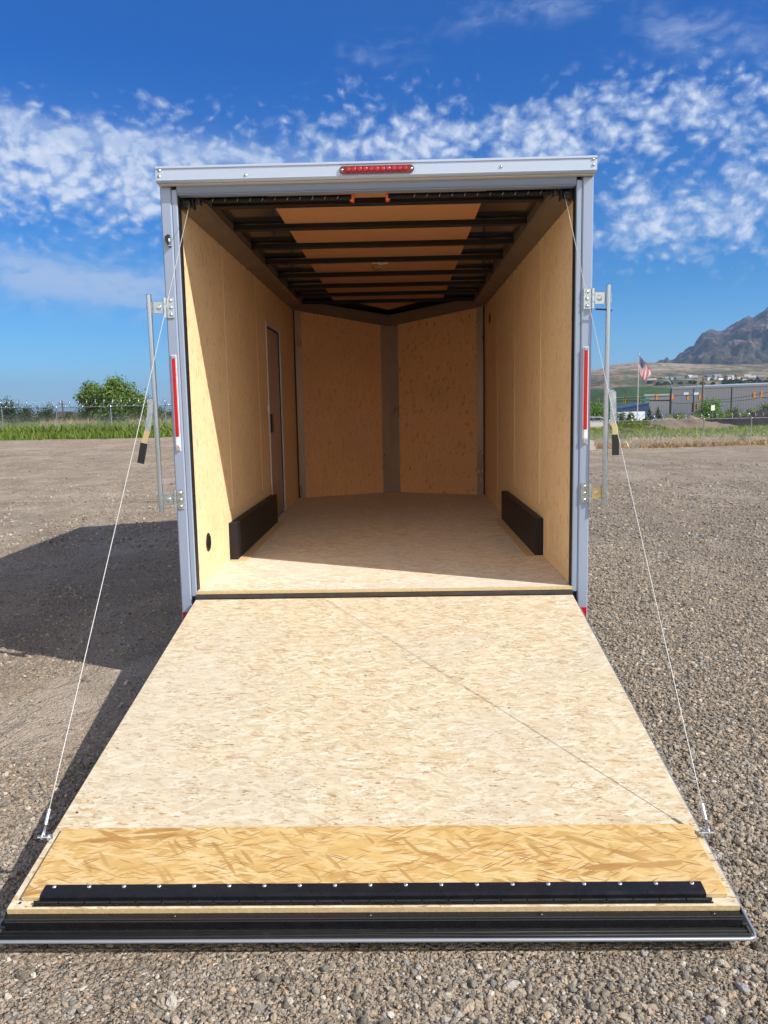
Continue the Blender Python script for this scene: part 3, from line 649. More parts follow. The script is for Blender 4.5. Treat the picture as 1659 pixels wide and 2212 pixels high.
def ground_mat():
    m, t, b = newmat('gravel_and_dirt'); o = t.coord(); x, y, z = t.sep(o)
    big = t.noise(o, .35, 5, .6); mid = t.noise(o, 1.5, 5, .62)
    wv = t.vm('ADD', o, t.vm('MULTIPLY', t.noise(o, 60, 2, out=1), (.008, .008, 0)))
    STONE = [(0, (.10, .088, .075)), (.18, (.19, .165, .135)), (.36, (.28, .225, .17)), (.5, (.16, .155, .15)), (.62, (.36, .28, .20)), (.75, (.24, .195, .15)), (.86, (.38, .25, .16)), (.94, (.46, .41, .35)), (1, (.56, .51, .44))]
    v1 = t.node('ShaderNodeTexVoronoi', {'Vector': wv, 'Scale': 62.0}, feature='F1', voronoi_dimensions='2D')
    v2 = t.node('ShaderNodeTexVoronoi', {'Vector': wv, 'Scale': 150.0}, feature='F1', voronoi_dimensions='2D')
    v3 = t.node('ShaderNodeTexVoronoi', {'Vector': wv, 'Scale': 26.0}, feature='F1', voronoi_dimensions='2D')
    c1 = t.ramp(t.sep(v1.outputs['Color'])[0], STONE); c2 = t.ramp(t.sep(v2.outputs['Color'])[0], STONE); c3 = t.ramp(t.sep(v3.outputs['Color'])[0], STONE)
    dirt = t.mix(mid, (.27, .195, .125), (.38, .285, .19))
    dirt = t.mix(.5, dirt, c2)
    # stony bands against dusty wheel tracks
    band = t.noise(t.mapping(o, scale=(.9, .22, 1), rot=(0, 0, R(38))), 1.0, 5, .62, 1.2)
    side = t.m('MULTIPLY', t.sstep(x, -1.2, 1.2), .20)
    st = t.sstep(t.m('ADD', t.m('ADD', t.m('MULTIPLY', band, .75), t.m('MULTIPLY', mid, .35)), side), .46, .70)
    stones = t.mix(t.sstep(t.sep(v1.outputs['Color'])[2], .35, .45), c1, c2)
    col = t.mix(t.m('MAXIMUM', st, t.m('MULTIPLY', t.sstep(t.sep(v1.outputs['Color'])[1], .62, .66), .8)), dirt, stones)
    bigst = t.m('MULTIPLY', t.sstep(t.sep(v3.outputs['Color'])[1], .86, .88), t.m('SUBTRACT', 1.0, t.sstep(v3.outputs['Distance'], .25, .36)))
    col = t.mix(bigst, col, c3)
    col = t.mix(t.m('MULTIPLY', t.sstep(big, .35, .7), .35), col, (.34, .26, .185))
    col = t.mix(t.m('MULTIPLY', t.sstep(x, 1.0, 3.0), t.m('MULTIPLY', t.sstep(mid, .35, .6), .22)), col, (.22, .195, .168))
    # pale, dusty far part of the lot
    far = t.sstep(y, 5.0, 26.0)
    col = t.mix(t.m('MULTIPLY', far, .38), col, t.mix(t.noise(t.mapping(o, scale=(.12, .9, 1)), 1, 5, .6), (.25, .20, .15), (.40, .33, .25)))
    v4 = t.node('ShaderNodeTexVoronoi', {'Vector': o, 'Scale': 11.0}, feature='F1', voronoi_dimensions='2D')
    col = t.mix(t.m('MULTIPLY', t.sstep(y, 9.0, 22.0), .5), col, t.ramp(t.sep(v4.outputs['Color'])[0], [(0, (.45, .44, .43)), (.5, (1, 1, 1)), (1, (1.6, 1.56, 1.5))]), 'MULTIPLY')
    col = t.mix(t.m('MULTIPLY', far, .55), col, t.mix(.5, t.ramp(t.sep(v3.outputs['Color'])[0], [(0, (.35, .34, .33)), (.5, (1, 1, 1)), (1, (1.75, 1.7, 1.65))]), (1, 1, 1)), 'MULTIPLY')
    # thin dark tyre scuffs
    tr = t.noise(t.mapping(o, scale=(.10, 1.3, 1), rot=(0, 0, R(-10))), 1.0, 6, .7, .6)
    trk = t.m('MULTIPLY', t.sstep(tr, .60, .68), t.m('MULTIPLY', t.sstep(y, 3.0, 9.0), .65))
    col = t.mix(trk, col, (.11, .09, .072))
    lt = t.noise(t.mapping(o, scale=(.16, .8, 1), rot=(0, 0, R(14)), loc=(3, 8, 0)), 1.0, 6, .72, .8)
    col = t.mix(t.m('MULTIPLY', t.sstep(lt, .52, .66), t.m('MULTIPLY', t.sstep(y, 2.0, 9.0), .5)), col, (.45, .385, .31))
    # grown-over land beyond the fences
    gl = t.m('ADD', 39.6, t.m('MULTIPLY', t.sstep(x, 0, 6), 11.0))
    edge = t.m('ADD', t.m('SUBTRACT', y, gl), t.m('MULTIPLY', t.m('SUBTRACT', t.noise(o, 1.2, 4), .5), 1.6))
    field = t.mix(t.sstep(t.noise(o, .22, 5, .65), .40, .55), t.mix(t.noise(o, 3, 4), (.10, .15, .025), (.17, .20, .05)), t.mix(t.noise(o, 4, 4), (.36, .25, .13), (.48, .36, .20)))
    gm = t.sstep(edge, -.2, .5)
    col = t.mix(gm, col, field)
    asph = t.m('MULTIPLY', t.m('MULTIPLY', t.sstep(y, 128, 130), t.m('SUBTRACT', 1.0, t.sstep(y, 158, 160))), t.sstep(x, 4, 8))
    col = t.mix(asph, col, (.06, .06, .062))
    lg = t.noise(t.mapping(o, scale=(.8, .45, 1), rot=(0, 0, R(25)), loc=(7, 1, 0)), .9, 6, .66, .9)
    col = t.mix(1.0, col, t.ramp(lg, [(.32, (.92, .93, .93)), (.50, (1.16, 1.17, 1.15)), (.66, (1.16, 1.16, 1.16))]), 'MULTIPLY')
    col = t.mix(t.m('MULTIPLY', t.sstep(lg, .50, .64), .45), col, (.50, .43, .35))
    t.set(b.inputs['Base Color'], col); b.inputs['Roughness'].default_value = .9; b.inputs['Specular IOR Level'].default_value = .25
    h = t.m('ADD', t.m('MULTIPLY', t.m('SUBTRACT', .5, v1.outputs['Distance']), t.m('ADD', .35, st)), t.m('ADD', t.m('MULTIPLY', t.m('SUBTRACT', .5, v2.outputs['Distance']), .4), t.m('MULTIPLY', bigst, 1.6)))
    n1 = t.bump(h, .9, .012)
    n1 = t.bump(t.noise(o, 18, 4, .7), t.m('MULTIPLY', far, .6), .06, n1)
    rough = t.noise(t.mapping(o, scale=(.8, .5, 1), rot=(0, 0, R(30))), 3.0, 7, .68, .8)
    t.set(b.inputs['Normal'], t.bump(rough, .9, .12, n1))
    return m
gm_ = ground_mat()
tag(fastmesh('ground', np.stack([GX, GY, GZ], -1).reshape(-1, 3), fc, gm_, smooth=True), 'gravel yard of mixed stones and brown dirt', None, None, 'structure')

# loose stones lying round the ramp (far too many to count)
def stone_mat():
    m, t, b = newmat('loose_stones'); o = t.coord()
    r = t.node('ShaderNodeObjectInfo').outputs['Random']
    at_ = t.node('ShaderNodeAttribute', attribute_name='tone', attribute_type='INSTANCER').outputs['Fac']
    STONE = [(0, (.085, .076, .066)), (.18, (.20, .175, .148)), (.36, (.32, .27, .21)), (.5, (.15, .15, .15)), (.62, (.40, .33, .25)), (.74, (.26, .225, .185)), (.83, (.46, .33, .22)), (.89, (.25, .26, .275)), (.96, (.48, .43, .36)), (1, (.58, .53, .46))]
    c = t.ramp(at_, STONE)
    c = t.mix(t.noise(o, 3, 4, .6), tuple([.8]*3), (1.2, 1.17, 1.12)) if False else t.mix(.6, c, t.mix(t.noise(o, 2.5, 5, .65), (.72, .70, .68), (1.1, 1.1, 1.1)), 'MULTIPLY')
    c = t.mix(.12, c, (.36, .28, .19))
    c = t.mix(1.0, c, (1.14, 1.16, 1.18), 'MULTIPLY')
    t.set(b.inputs['Base Color'], c); b.inputs['Roughness'].default_value = .88; b.inputs['Specular IOR Level'].default_value = .25
    t.set(b.inputs['Normal'], t.bump(t.noise(o, 5, 4), .4, .1))
    return m
nr = np.random.default_rng(7)
def scatter(n, x0, x1, y0, y1, med, sig, mx):
    x = nr.uniform(x0, x1, n); y = nr.uniform(y0, y1, n); s = np.minimum(np.exp(nr.normal(math.log(med), sig, n)), mx)
    return np.stack([x, y, s], -1)
P = np.concatenate([
    scatter(30000, -1.35, 1.45, -2.62, -2.12, .0038, .45, .015),
    scatter(2200, -1.35, 1.45, -2.62, -2.16, .0098, .32, .021),
    scatter(150, -1.35, 1.45, -2.62, -2.24, .0165, .22, .026),
    scatter(36000, .98, 2.3, -2.4, -.9, .0054, .45, .017), scatter(32000, .98, 3.0, -.9, 1.3, .0066, .42, .018), scatter(24000, 1.1, 4.4, 1.3, 4.2, .0085, .38, .021), scatter(26000, 1.1, 6.5, 4.0, 10.5, .0115, .36, .026), scatter(16000, 1.5, 11, 9, 24, .016, .34, .034),
    scatter(13000, -2.2, -.98, -2.4, -.9, .0050, .45, .016), scatter(15000, -3.2, -.98, -.9, 1.5, .0060, .42, .018), scatter(10000, -4.6, -1.1, 1.5, 4.4, .0080, .36, .019), scatter(14000, -7, -1.1, 4.2, 11.5, .0135, .34, .026), scatter(14000, -12, -1.5, 9, 24, .018, .34, .036)])
def patch(x, y, seed):
    return np.array([mnoise.noise(Vector((a*1.4+seed, b_*1.4, 3.3)))+.5*mnoise.noise(Vector((a*4+seed, b_*4, 1.3))) for a, b_ in zip(x, y)])
pv = patch(P[:, 0], P[:, 1], 5.0)
dens = np.where(P[:, 0] > 0.15, np.where(P[:, 1] > -.5, .80+pv*.95, .92+pv*.5), .55+pv*1.05); dens = np.where((P[:, 1] < -2.1) & (np.abs(P[:, 0]) < 1.5), dens*.85+.05, dens)
dens = np.where(P[:, 1] > 3, dens*(.25+.75*(1-S_(P[:, 1], 3, 12.0))), dens)*(1-S_(P[:, 1], 9, 23.0))
keep = nr.random(len(P)) < np.clip(dens, .0, 1)
P = P[keep]
P = P[~((np.abs(P[:, 0]) < .93) & (P[:, 1] > -2.08))]
P = P[~((np.abs(P[:, 0]) < 1.2) & (P[:, 1] > .6))]
N = len(P)
me = bpy.data.meshes.new('gravel_stones'); me.vertices.add(N)
co = np.stack([P[:, 0], P[:, 1], tz(P[:, 0], P[:, 1])+P[:, 2]*nr.uniform(.05, .42, N)], -1).astype(np.float32)
me.vertices.foreach_set('co', co.ravel())
sc_ = (P[:, 2:3]*np.stack([nr.uniform(.85, 1.35, N), nr.uniform(.7, 1.1, N), nr.uniform(.5, .85, N)], -1)).astype(np.float32)
rt_ = np.stack([nr.uniform(-.5, .5, N), nr.uniform(-.5, .5, N), nr.uniform(0, 6.28, N)], -1).astype(np.float32)
a = me.attributes.new('stone_scale', 'FLOAT_VECTOR', 'POINT'); a.data.foreach_set('vector', sc_.ravel())
a = me.attributes.new('stone_turn', 'FLOAT_VECTOR', 'POINT'); a.data.foreach_set('vector', rt_.ravel())
a = me.attributes.new('stone_pick', 'INT', 'POINT'); a.data.foreach_set('value', nr.integers(0, 8, N).astype(np.int32))
a = me.attributes.new('tone', 'FLOAT', 'POINT'); a.data.foreach_set('value', nr.random(N).astype(np.float32))
stones = bpy.data.objects.new('gravel_stones', me); C.objects.link(stones)
tag(stones, 'loose grey and brown gravel stones around the ramp', None, None, 'stuff')
ng = bpy.data.node_groups.new('stones', 'GeometryNodeTree')
ng.interface.new_socket('Geometry', in_out='INPUT', socket_type='NodeSocketGeometry'); ng.interface.new_socket('Geometry', in_out='OUTPUT', socket_type='NodeSocketGeometry')
g = NT(ng)
gi = g.node('NodeGroupInput'); go = g.node('NodeGroupOutput')
g2i = g.node('GeometryNodeGeometryToInstance')
for k in range(8):
    ico = g.node('GeometryNodeMeshIcoSphere', {'Radius': 1.0, 'Subdivisions': 2})
    pos = g.node('GeometryNodeInputPosition').outputs[0]
    nz = g.node('ShaderNodeTexNoise', {'Vector': g.vm('ADD', pos, (k*7.3, k*3.1, k*1.7)), 'Scale': 1.1, 'Detail': 2.0, 'Roughness': .6})
    vr = g.node('ShaderNodeTexVoronoi', {'Vector': g.vm('ADD', pos, (k*2.3, k*5.1, k)), 'Scale': .9})
    f = g.m('ADD', g.m('MULTIPLY', nz.outputs[0], .9), g.m('MULTIPLY', vr.outputs['Distance'], .55))
    sp = g.node('GeometryNodeSetPosition', {'Geometry': ico.outputs[0], 'Position': g.vm('MULTIPLY', pos, g.comb(f, f, f))})
    g.l.new(sp.outputs[0], g2i.inputs[0])
def gattr(nm, typ):
    n = g.node('GeometryNodeInputNamedAttribute', data_type=typ); n.inputs['Name'].default_value = nm
    return [s for s in n.outputs if s.enabled][0]
m2p = g.node('GeometryNodeMeshToPoints', {'Mesh': gi.outputs[0]})
iop = g.node('GeometryNodeInstanceOnPoints', {'Points': m2p.outputs[0], 'Instance': g2i.outputs[0], 'Pick Instance': True,
             'Instance Index': gattr('stone_pick', 'INT'), 'Rotation': gattr('stone_turn', 'FLOAT_VECTOR'), 'Scale': gattr('stone_scale', 'FLOAT_VECTOR')})
sm = g.node('GeometryNodeSetMaterial', {'Geometry': iop.outputs[0]}); sm.inputs['Material'].default_value = stone_mat()
g.l.new(sm.outputs[0], go.inputs[0])
md = stones.modifiers.new('stones', 'NODES'); md.node_group = ng

# ================================================================== planting helpers
def leaf_mat(name, cols, trans=.25):
    m, t, b = newmat(name)
    gr = t.node('ShaderNodeNewGeometry').outputs['Random Per Island']
    c = t.ramp(gr, [(i/(len(cols)-1), k) for i, k in enumerate(cols)])
    t.set(b.inputs['Base Color'], c); b.inputs['Roughness'].default_value = .65; b.inputs['Specular IOR Level'].default_value = .25
    tl = t.node('ShaderNodeBsdfTranslucent', {'Color': c}); mx = t.node('ShaderNodeMixShader', {0: trans, 1: b.outputs[0], 2: tl.outputs[0]})
    t.l.new(mx.outputs[0], t.n['Material Output'].inputs[0]); return m
LM = {'dark': leaf_mat('dark_leaves', [(.018, .035, .012), (.035, .065, .018), (.06, .10, .03)]),
      'mid': leaf_mat('green_leaves', [(.03, .065, .012), (.065, .125, .022), (.11, .18, .04)]),
      'treeleaf': leaf_mat('lime_green_leaves', [(.07, .13, .025), (.14, .235, .045), (.25, .35, .09)], .35),
      'bright': leaf_mat('bright_leaves', [(.05, .13, .012), (.11, .23, .02), (.19, .33, .035)]),
      'yellowgreen': leaf_mat('yellow_green_leaves', [(.10, .16, .012), (.19, .26, .02), (.30, .36, .035)]),
      'yellow': leaf_mat('yellow_flowers', [(.30, .28, .01), (.48, .42, .015), (.16, .22, .02)]),
      'olive': leaf_mat('olive_leaves', [(.05, .075, .02), (.10, .13, .035), (.16, .18, .05)]),
      'conifer': leaf_mat('conifer_needles', [(.012, .030, .010), (.022, .05, .015), (.04, .08, .02)], .1),
      'tan': leaf_mat('dry_grass_blades', [(.40, .29, .14), (.54, .41, .22), (.64, .51, .30)]),
      'orange': leaf_mat('rusty_dry_grass_blades', [(.32, .21, .11), (.42, .30, .17), (.50, .39, .24)]),
      'grass': leaf_mat('fresh_weeds', [(.05, .11, .012), (.11, .20, .022), (.19, .29, .04), (.26, .25, .09)]),
      'grass2': leaf_mat('dull_weeds', [(.08, .14, .02), (.15, .22, .035), (.26, .31, .06)])}
M_['bark'] = plain('bark', (.10, .075, .05), .9, var=.3, vscale=8, bump=.4, bscale=20)
M_['dirt'] = plain('mound_dirt', (.21, .165, .13), .95, var=.22, vscale=1.1, bump=1.0, bscale=5)
M_['nearblack'] = plain('near_black_heap', (.018, .016, .018), .95, var=.4, vscale=1.5, bump=.8, bscale=6)
def leaves(centers, radii, n, size, seed, squash=1.0):
    q = np.random.default_rng(seed); k = len(centers); w_ = np.array([r**2 for r in radii]); w_ = w_/w_.sum()
    idx = q.choice(k, n, p=w_); cen = np.array(centers)[idx]; rad = np.array(radii)[idx]
    d = q.normal(size=(n, 3)); d /= np.linalg.norm(d, axis=1)[:, None]
    rr = rad*(q.random(n)**.45)*(1+.18*q.normal(size=n))
    p = cen+d*rr[:, None]*np.array([1, 1, squash])
    a = q.normal(size=(n, 3)); a /= np.linalg.norm(a, axis=1)[:, None]
    nrm = d*.7+q.normal(size=(n, 3))*.6+np.array([0, 0, .35]); nrm /= np.linalg.norm(nrm, axis=1)[:, None]
    u = np.cross(a, nrm); u /= np.linalg.norm(u, axis=1)[:, None]; v = np.cross(nrm, u)
    s = (size*q.uniform(.6, 1.4, n))[:, None]
    vs = np.stack([p-u*s*.5, p+v*s*.35, p+u*s*.5, p-v*s*.35], 1).reshape(-1, 3)
    return vs, np.arange(n*4).reshape(-1, 4)
def clumps(base, w_, h, d_, n, seed, lo=.25, rmin=.22, rmax=.34, tip=1.0):
    """foliage clumps filling an uneven crown of width w_, depth d_ and height h above base"""
    q = rng(seed); cs, rs = [], []
    for i in range(n):
        zf = lo+(1-lo)*(i+.5)/n; wf = math.sin(math.pi*min(.97, max(.08, (zf-lo*.3)/(1.06-lo*.3))))**.55
        a = q.uniform(0, 6.28); rr = q.uniform(.15, .9)*wf*tip if zf > .7 else q.uniform(.2, 1.0)*wf
        r = q.uniform(rmin, rmax)*min(w_, h)
        cs.append((base[0]+math.cos(a)*rr*(w_/2-r*.6), base[1]+math.sin(a)*rr*(d_/2-r*.6), base[2]+zf*h-r*1.15)); rs.append(r)
    return cs, rs
def shrub(name, base, w_, h, m, label, cat='shrub', group=None, seed=1, n=1400, size=.09, lo=.1, nc=14, trunk=None, d_=None, rmin=.2, rmax=.34, squash=1.0):
    e = empty(name, tuple(base), label, cat, group)
    cs, rs = clumps(base, w_, h, d_ or w_*.8, nc, seed, lo, rmin, rmax)
    vs, fs = leaves(cs, rs, n, size, seed, squash)
    vs[:, 2] = np.maximum(vs[:, 2], base[2]-.02)
    fastmesh('crown' if trunk else 'foliage', vs, fs, LM[m], e)
    q = rng(seed+9); tb = MB(); r0 = (trunk or .05)
    for (c_, r_) in list(zip(cs, rs))[::max(1, nc//6)]:
        tb.path([(base[0]+q.uniform(-.05, .05), base[1], base[2]-.1), (base[0]*.6+c_[0]*.4, base[1]*.6+c_[1]*.4, base[2]+(c_[2]-base[2])*.5), c_], [r0, r0*.6, r0*.25], 6)
    tb.obj('trunk' if trunk else 'stem', M_['bark'], e)
    return e
def blades(name, pts, hmin, hmax, wd, m, seed, label, bend=.4):
    q = np.random.default_rng(seed); n = len(pts); h = q.uniform(hmin, hmax, n); a = q.uniform(0, 6.28, n)
    u = np.stack([np.cos(a), np.sin(a)*.4, np.zeros(n)], -1)*wd*q.uniform(.6, 1.4, n)[:, None]/2
    ln = q.normal(size=(n, 2))*bend*h[:, None]
    tip = pts+np.stack([ln[:, 0], ln[:, 1], h], -1); mid = pts+np.stack([ln[:, 0]*.3, ln[:, 1]*.3, h*.55], -1)
    vs = np.stack([pts-u, pts+u, mid+u*.8, tip, mid-u*.8], 1).reshape(-1, 3)
    base_ = np.arange(n)[:, None]*5
    fs = np.concatenate([base_+np.array([0, 1, 2, 4]), base_+np.array([4, 2, 3, 3])], 0)
    tri = (base_+np.array([4, 2, 3])); quad = base_+np.array([0, 1, 2, 4])
    # split quads in two so that all faces are triangles
    T = np.concatenate([tri, quad[:, [0, 1, 2]], quad[:, [0, 2, 3]]], 0)
    o = fastmesh(name, vs, T, LM[m]); tag(o, label, None, None, 'stuff'); return o
def strew(n, x0, x1, y0, y1, seed, thr=None, sc=.6):
    q = np.random.default_rng(seed); x = q.uniform(x0, x1, n); y = q.uniform(y0, y1, n)
    if thr is not None:
        k = np.array([mnoise.noise(Vector((a*sc, b_*sc, seed))) for a, b_ in zip(x, y)]) > thr; x, y = x[k], y[k]
    return np.stack([x, y, tz(x, y)-.02], -1)
# ------------------------------------------------------------------ verges
blades('fresh_green_weeds', np.concatenate([strew(15000, -33, -5, 39.8, 43.2, 3, -.25), strew(5000, -33, -5, 38.6, 40.4, 31, .18, 1.1), strew(12000, -33, -5, 43.2, 48.0, 4, .0)]), .12, .50, .07, 'grass', 5, 'bright green weeds along the foot of the left fence')
blades('dull_green_weeds', strew(34000, -36, -4, 42.0, 56, 6, -.45), .3, .95, .10, 'grass2', 6, 'dull green weeds behind the left fence', .5)
blades('tall_dry_grass', strew(12000, -38, -4, 45.5, 56, 8, .24, .3), .5, 1.25, .05, 'tan', 9, 'tall dry tan grass behind the left fence', .3)
blades('rusty_dry_grass', np.concatenate([strew(26000, 10.5, 36, 49.8, 56.5, 12, -.3), strew(14000, 10.5, 42, 56, 68, 13, .0)]), .10, .42, .09, 'orange', 12, 'rusty tan dry grass under the right fence', .7)
blades('right_green_weeds', np.concatenate([strew(9000, 11, 42, 58, 70, 14, .0, .3), strew(16000, 12, 50, 69, 80, 15, -.15, .3)]), .2, .65, .14, 'yellowgreen', 15, 'low green weeds between the right fence and the dirt mound', .5)
# ------------------------------------------------------------------ chain-link fences
def fence(label, x0, x1, yf, spacing, xfirst, arm, seed):
    h = 1.8; e = empty('chain_link_fence', (xfirst, yf, float(tz(xfirst, yf))), label, 'fence')
    gy = lambda x: float(tz(x, yf))
    xs2 = [xfirst+spacing*i for i in range(-20, 30) if x0 <= xfirst+spacing*i <= x1]
    for x in xs2:
        z = gy(x); p = MB().tube((x, yf, z-.1), (x, yf, z+h+.01), .036, 10).lathe((x, yf, z+h+.01), (0, 0, 1), [(.045, 0), (.04, .03), (0, .05)], 10)
        if arm: p.path([(x, yf, z+h+.02), (x-.25, yf-.1, z+h+.36)], .024, 6)
        else: p.path([(x, yf, z+h+.0), (x+.10, yf, z+h+.20), (x+.26, yf, z+h+.34)], .022, 6)
        p.obj('post', M_['galv'], e)
    pts = [(x, yf+.03, gy(x)+h) for x in np.arange(x0, x1+.1, 1.0)]
    MB().path(pts, .026, 6).obj('top_rail', M_['galv'], e)
    # woven mesh: two families of slanting wires
    vs, fs = [], []
    sp = .075; r = .0032
    for k in np.arange(x0-h, x1, sp):
        for dr in (1, -1):
            xa, xb = k, k+h
            za, zb = (0, h) if dr > 0 else (h, 0)
            ta, tb = max(0, (x0-xa)/h), min(1, (x1-xa)/h)
            if tb <= ta: continue
            p = [(xa+h*t_, yf-.04+.004*dr, gy(xa+h*t_)+za+(zb-za)*t_) for t_ in (ta, tb)]
            o = len(vs)
            for (X_, Y_, Z_) in p: vs += [(X_-r, Y_, Z_+r), (X_+r, Y_, Z_+r), (X_, Y_-r, Z_-r)]
            fs += [(o, o+1, o+4, o+3), (o+1, o+2, o+5, o+4), (o+2, o, o+3, o+5)]
    fastmesh('wire_mesh', vs, fs, plain('fence_wire', (.34, .36, .37), .5, .3), e)
    # razor wire coil along the top
    q = rng(seed); pts = []; tabs = MB(); cx = x0; turns = int((x1-x0)/.52)
    for i in range(turns*14):
        a = i/14*2*math.pi; x = x0+i/14*.52; rr = .24
        pts.append((x+(-.16 if arm else .16)+rr*.35*math.sin(a), yf+rr*math.cos(a)*.9, gy(x)+h+.22+rr*math.sin(a)*.92))
        if i % 14 in ((2, 5) if not arm else (4,)) and (not arm or i % 28 < 14): 
            p = pts[-1]; tabs.box(p[0]-.022, p[0]+.022, p[1]-.006, p[1]+.006, p[2]-.05, p[2]+.05)
    w0 = MB().path(pts, .014, 4); w0.obj('razor_wire', M_['galv'], e)
    tabs.obj('wire_clip', M_['galv'], e)
    return e
fence('galvanised chain-link fence with coiled razor wire behind the left side of the yard', -31.5, -4.0, 44.0, 3.3, -17.25, False, 1)
fence('galvanised chain-link fence with slanting top arms at the right edge of the yard', 10.5, 36.0, 51.0, 3.2, float(at(1419, 900, 55)[0]), True, 2)
# ------------------------------------------------------------------ left background
def gp(px, D, dz=0.0):
    p = at(px, 900, D); return (float(p[0]), float(p[1]), float(tz(p[0], p[1]))+dz)
shrub('leafy_tree', gp(256, 60), 4.9, 4.3, 'treeleaf', 'big round leafy green tree right behind the left fence', 'tree', None, 21, 24000, .16, .02, 54, .12, None, .13, .25)
shrub('leafy_tree', gp(198, 61), 2.9, 4.1, 'treeleaf', 'narrower leafy green tree touching the left side of the big round tree', 'tree', None, 33, 9000, .16, .02, 26, .10, None, .16, .30)
shrub('leafy_shrub', gp(302, 59), 2.8, 3.3, 'treeleaf', 'leafy green shrub touching the right side of the big round tree', 'shrub', None, 35, 7000, .15, .0, 20, None, None, .18, .32)
shrub('dark_shrub', gp(12, 58), 3.2, 2.9, 'dark', 'tall dark green shrub at the far left edge of the photo', seed=22, n=5200, size=.13, group='dark shrubs behind the left fence')
shrub('dark_shrub', gp(62, 66), 3.6, 2.4, 'dark', 'low wide dark shrub between the far left shrub and the first fence post', seed=23, n=4200, size=.14, group='dark shrubs behind the left fence')
shrub('dark_shrub', gp(98, 72), 2.9, 2.5, 'dark', 'dark shrub just left of the nearest left fence post', seed=24, n=3600, size=.14, group='dark shrubs behind the left fence')
shrub('dark_shrub', gp(143, 70), 2.6, 1.7, 'dark', 'dark shrub just right of the nearest left fence post', seed=25, n=3000, size=.14, group='dark shrubs behind the left fence')
shrub('dark_shrub', gp(176, 64), 2.4, 1.6, 'olive', 'olive bush between the hip-roofed house and the big leafy tree', seed=26, n=3000, size=.14)
shrub('dark_shrub', gp(345, 66), 2.6, 1.9, 'olive', 'olive bush seen between the left cable and the lock rod', seed=27, n=3000, size=.14)
shrub('flowering_bush', gp(240, 49), 1.5, .95, 'yellow', 'low bush with bright yellow flowers in front of the big leafy tree', seed=28, n=1800, size=.07)
shrub('flowering_bush', gp(370, 49), 1.9, .9, 'yellowgreen', 'yellow-green bush beside the silver lock rod on the left', seed=29, n=1700, size=.07)
for k, px in enumerate((300, 330, 362, 395, 200)):
    shrub('distant_bush', gp(px, 130+12*k), 9, 1.5+.35*(k % 3), 'dark', 'far bush low on the left horizon', 'bush', 'far bushes on the left horizon', 40+k, 1400, .4)
dt = empty('dead_branch', gp(378, 50), 'bare grey dead branch leaning in the weeds beside the left lock rod', 'dead branch')
b0 = gp(378, 50); q = rng(4); db = MB(); db.path([(b0[0]-.8, b0[1], b0[2]+.25), (b0[0]-.2, b0[1], b0[2]+.5), (b0[0]+.3, b0[1]+.1, b0[2]+.95), (b0[0]+.45, b0[1], b0[2]+1.5)], [.05, .06, .05, .02], 6)
for k in range(6): a = b0[0]-.3+k*.15; db.path([(a, b0[1], b0[2]+.45+k*.1), (a+q.uniform(-.5, .5), b0[1], b0[2]+.8+k*.12)], [.03, .01], 5)
db.obj('limb', plain('dead_wood', (.36, .31, .27), .8, var=.2), dt)
for (px, sz, lb) in ((133, .35, 'white rock in the weeds right of the nearest left fence post'), (116, .2, 'small pale rock in the weeds beside the larger white rock')):
    p = gp(px, 50); rk = MB().lathe((p[0], p[1], p[2]+.15), (0, 0, 1), [(sz*1.2, -.1), (sz*1.3, .12), (sz*.9, sz*.9), (sz*.3, sz*1.15), (0, sz*1.15)], 9, False).obj('pale_rock', plain('pale_rock', (.62, .60, .57), .8, var=.1)); tag(rk, lb, 'rock')
def house(name, loc, w_, d_, h, rh, wall, roof, rot, label, cat='house', group=None, hip=False, wins=True):
    e = empty(name, loc, label, cat, group); e['_local'] = 1; e.rotation_euler.z = rot
    mw = plain(name+'_wall', wall, .8, var=.05); mr = plain(name+'_roof', roof, .8, var=.1)
    MB().box(-w_/2, w_/2, -d_/2, d_/2, -1.5, h).obj('wall', mw, e)
    o = .35; rb = MB()
    if hip: rb.add([(-w_/2-o, -d_/2-o, h), (w_/2+o, -d_/2-o, h), (w_/2+o, d_/2+o, h), (-w_/2-o, d_/2+o, h), (-w_*.12, 0, h+rh), (w_*.12, 0, h+rh)], [(0, 1, 5, 4), (1, 2, 5), (2, 3, 4, 5), (3, 0, 4), (3, 2, 1, 0)])
    else:
        rb.add([(-w_/2-o, -d_/2-o, h), (w_/2+o, -d_/2-o, h), (w_/2+o, d_/2+o, h), (-w_/2-o, d_/2+o, h), (-w_/2-o, 0, h+rh), (w_/2+o, 0, h+rh)], [(0, 1, 5, 4), (2, 3, 4, 5), (3, 2, 1, 0), (1, 2, 5), (3, 0, 4)])
    rb.obj('roof', mr, e)
    if wins:
        gm = M_.setdefault('winglass', plain('window_glass', (.03, .04, .05), .1))
        for k in (-.3, .05, .32): MB().box(w_*k-.6, w_*k+.6, -d_/2-.03, -d_/2-.002, h*.45, h*.8).obj('window', gm, e)
    return e
p = gp(143, 150); house('bungalow', (p[0], p[1], p[2]), 9.5, 7, 1.05, 1.05, (.12, .09, .08), (.07, .06, .055), R(6), 'brown bungalow with a dark hipped roof on the left horizon', hip=True)
p = gp(112, 210); house('shed', (p[0], p[1], p[2]), 6, 5, 1.0, .4, (.5, .5, .52), (.45, .45, .47), 0, 'pale low shed left of the brown bungalow on the left horizon', 'shed', wins=False)
p = gp(137.5, 150); up_ = empty('utility_pole', p, 'thin wooden utility pole with one crossarm rising behind the brown bungalow', 'utility pole')
MB().tube(p, (p[0]-.1, p[1], p[2]+4.1), .16, 8, .12).obj('pole', M_['bark'], up_); MB().box(p[0]-.75, p[0]+.75, p[1]-.2, p[1]-.1, p[2]+3.4, p[2]+3.52).obj('crossarm', M_['bark'], up_)
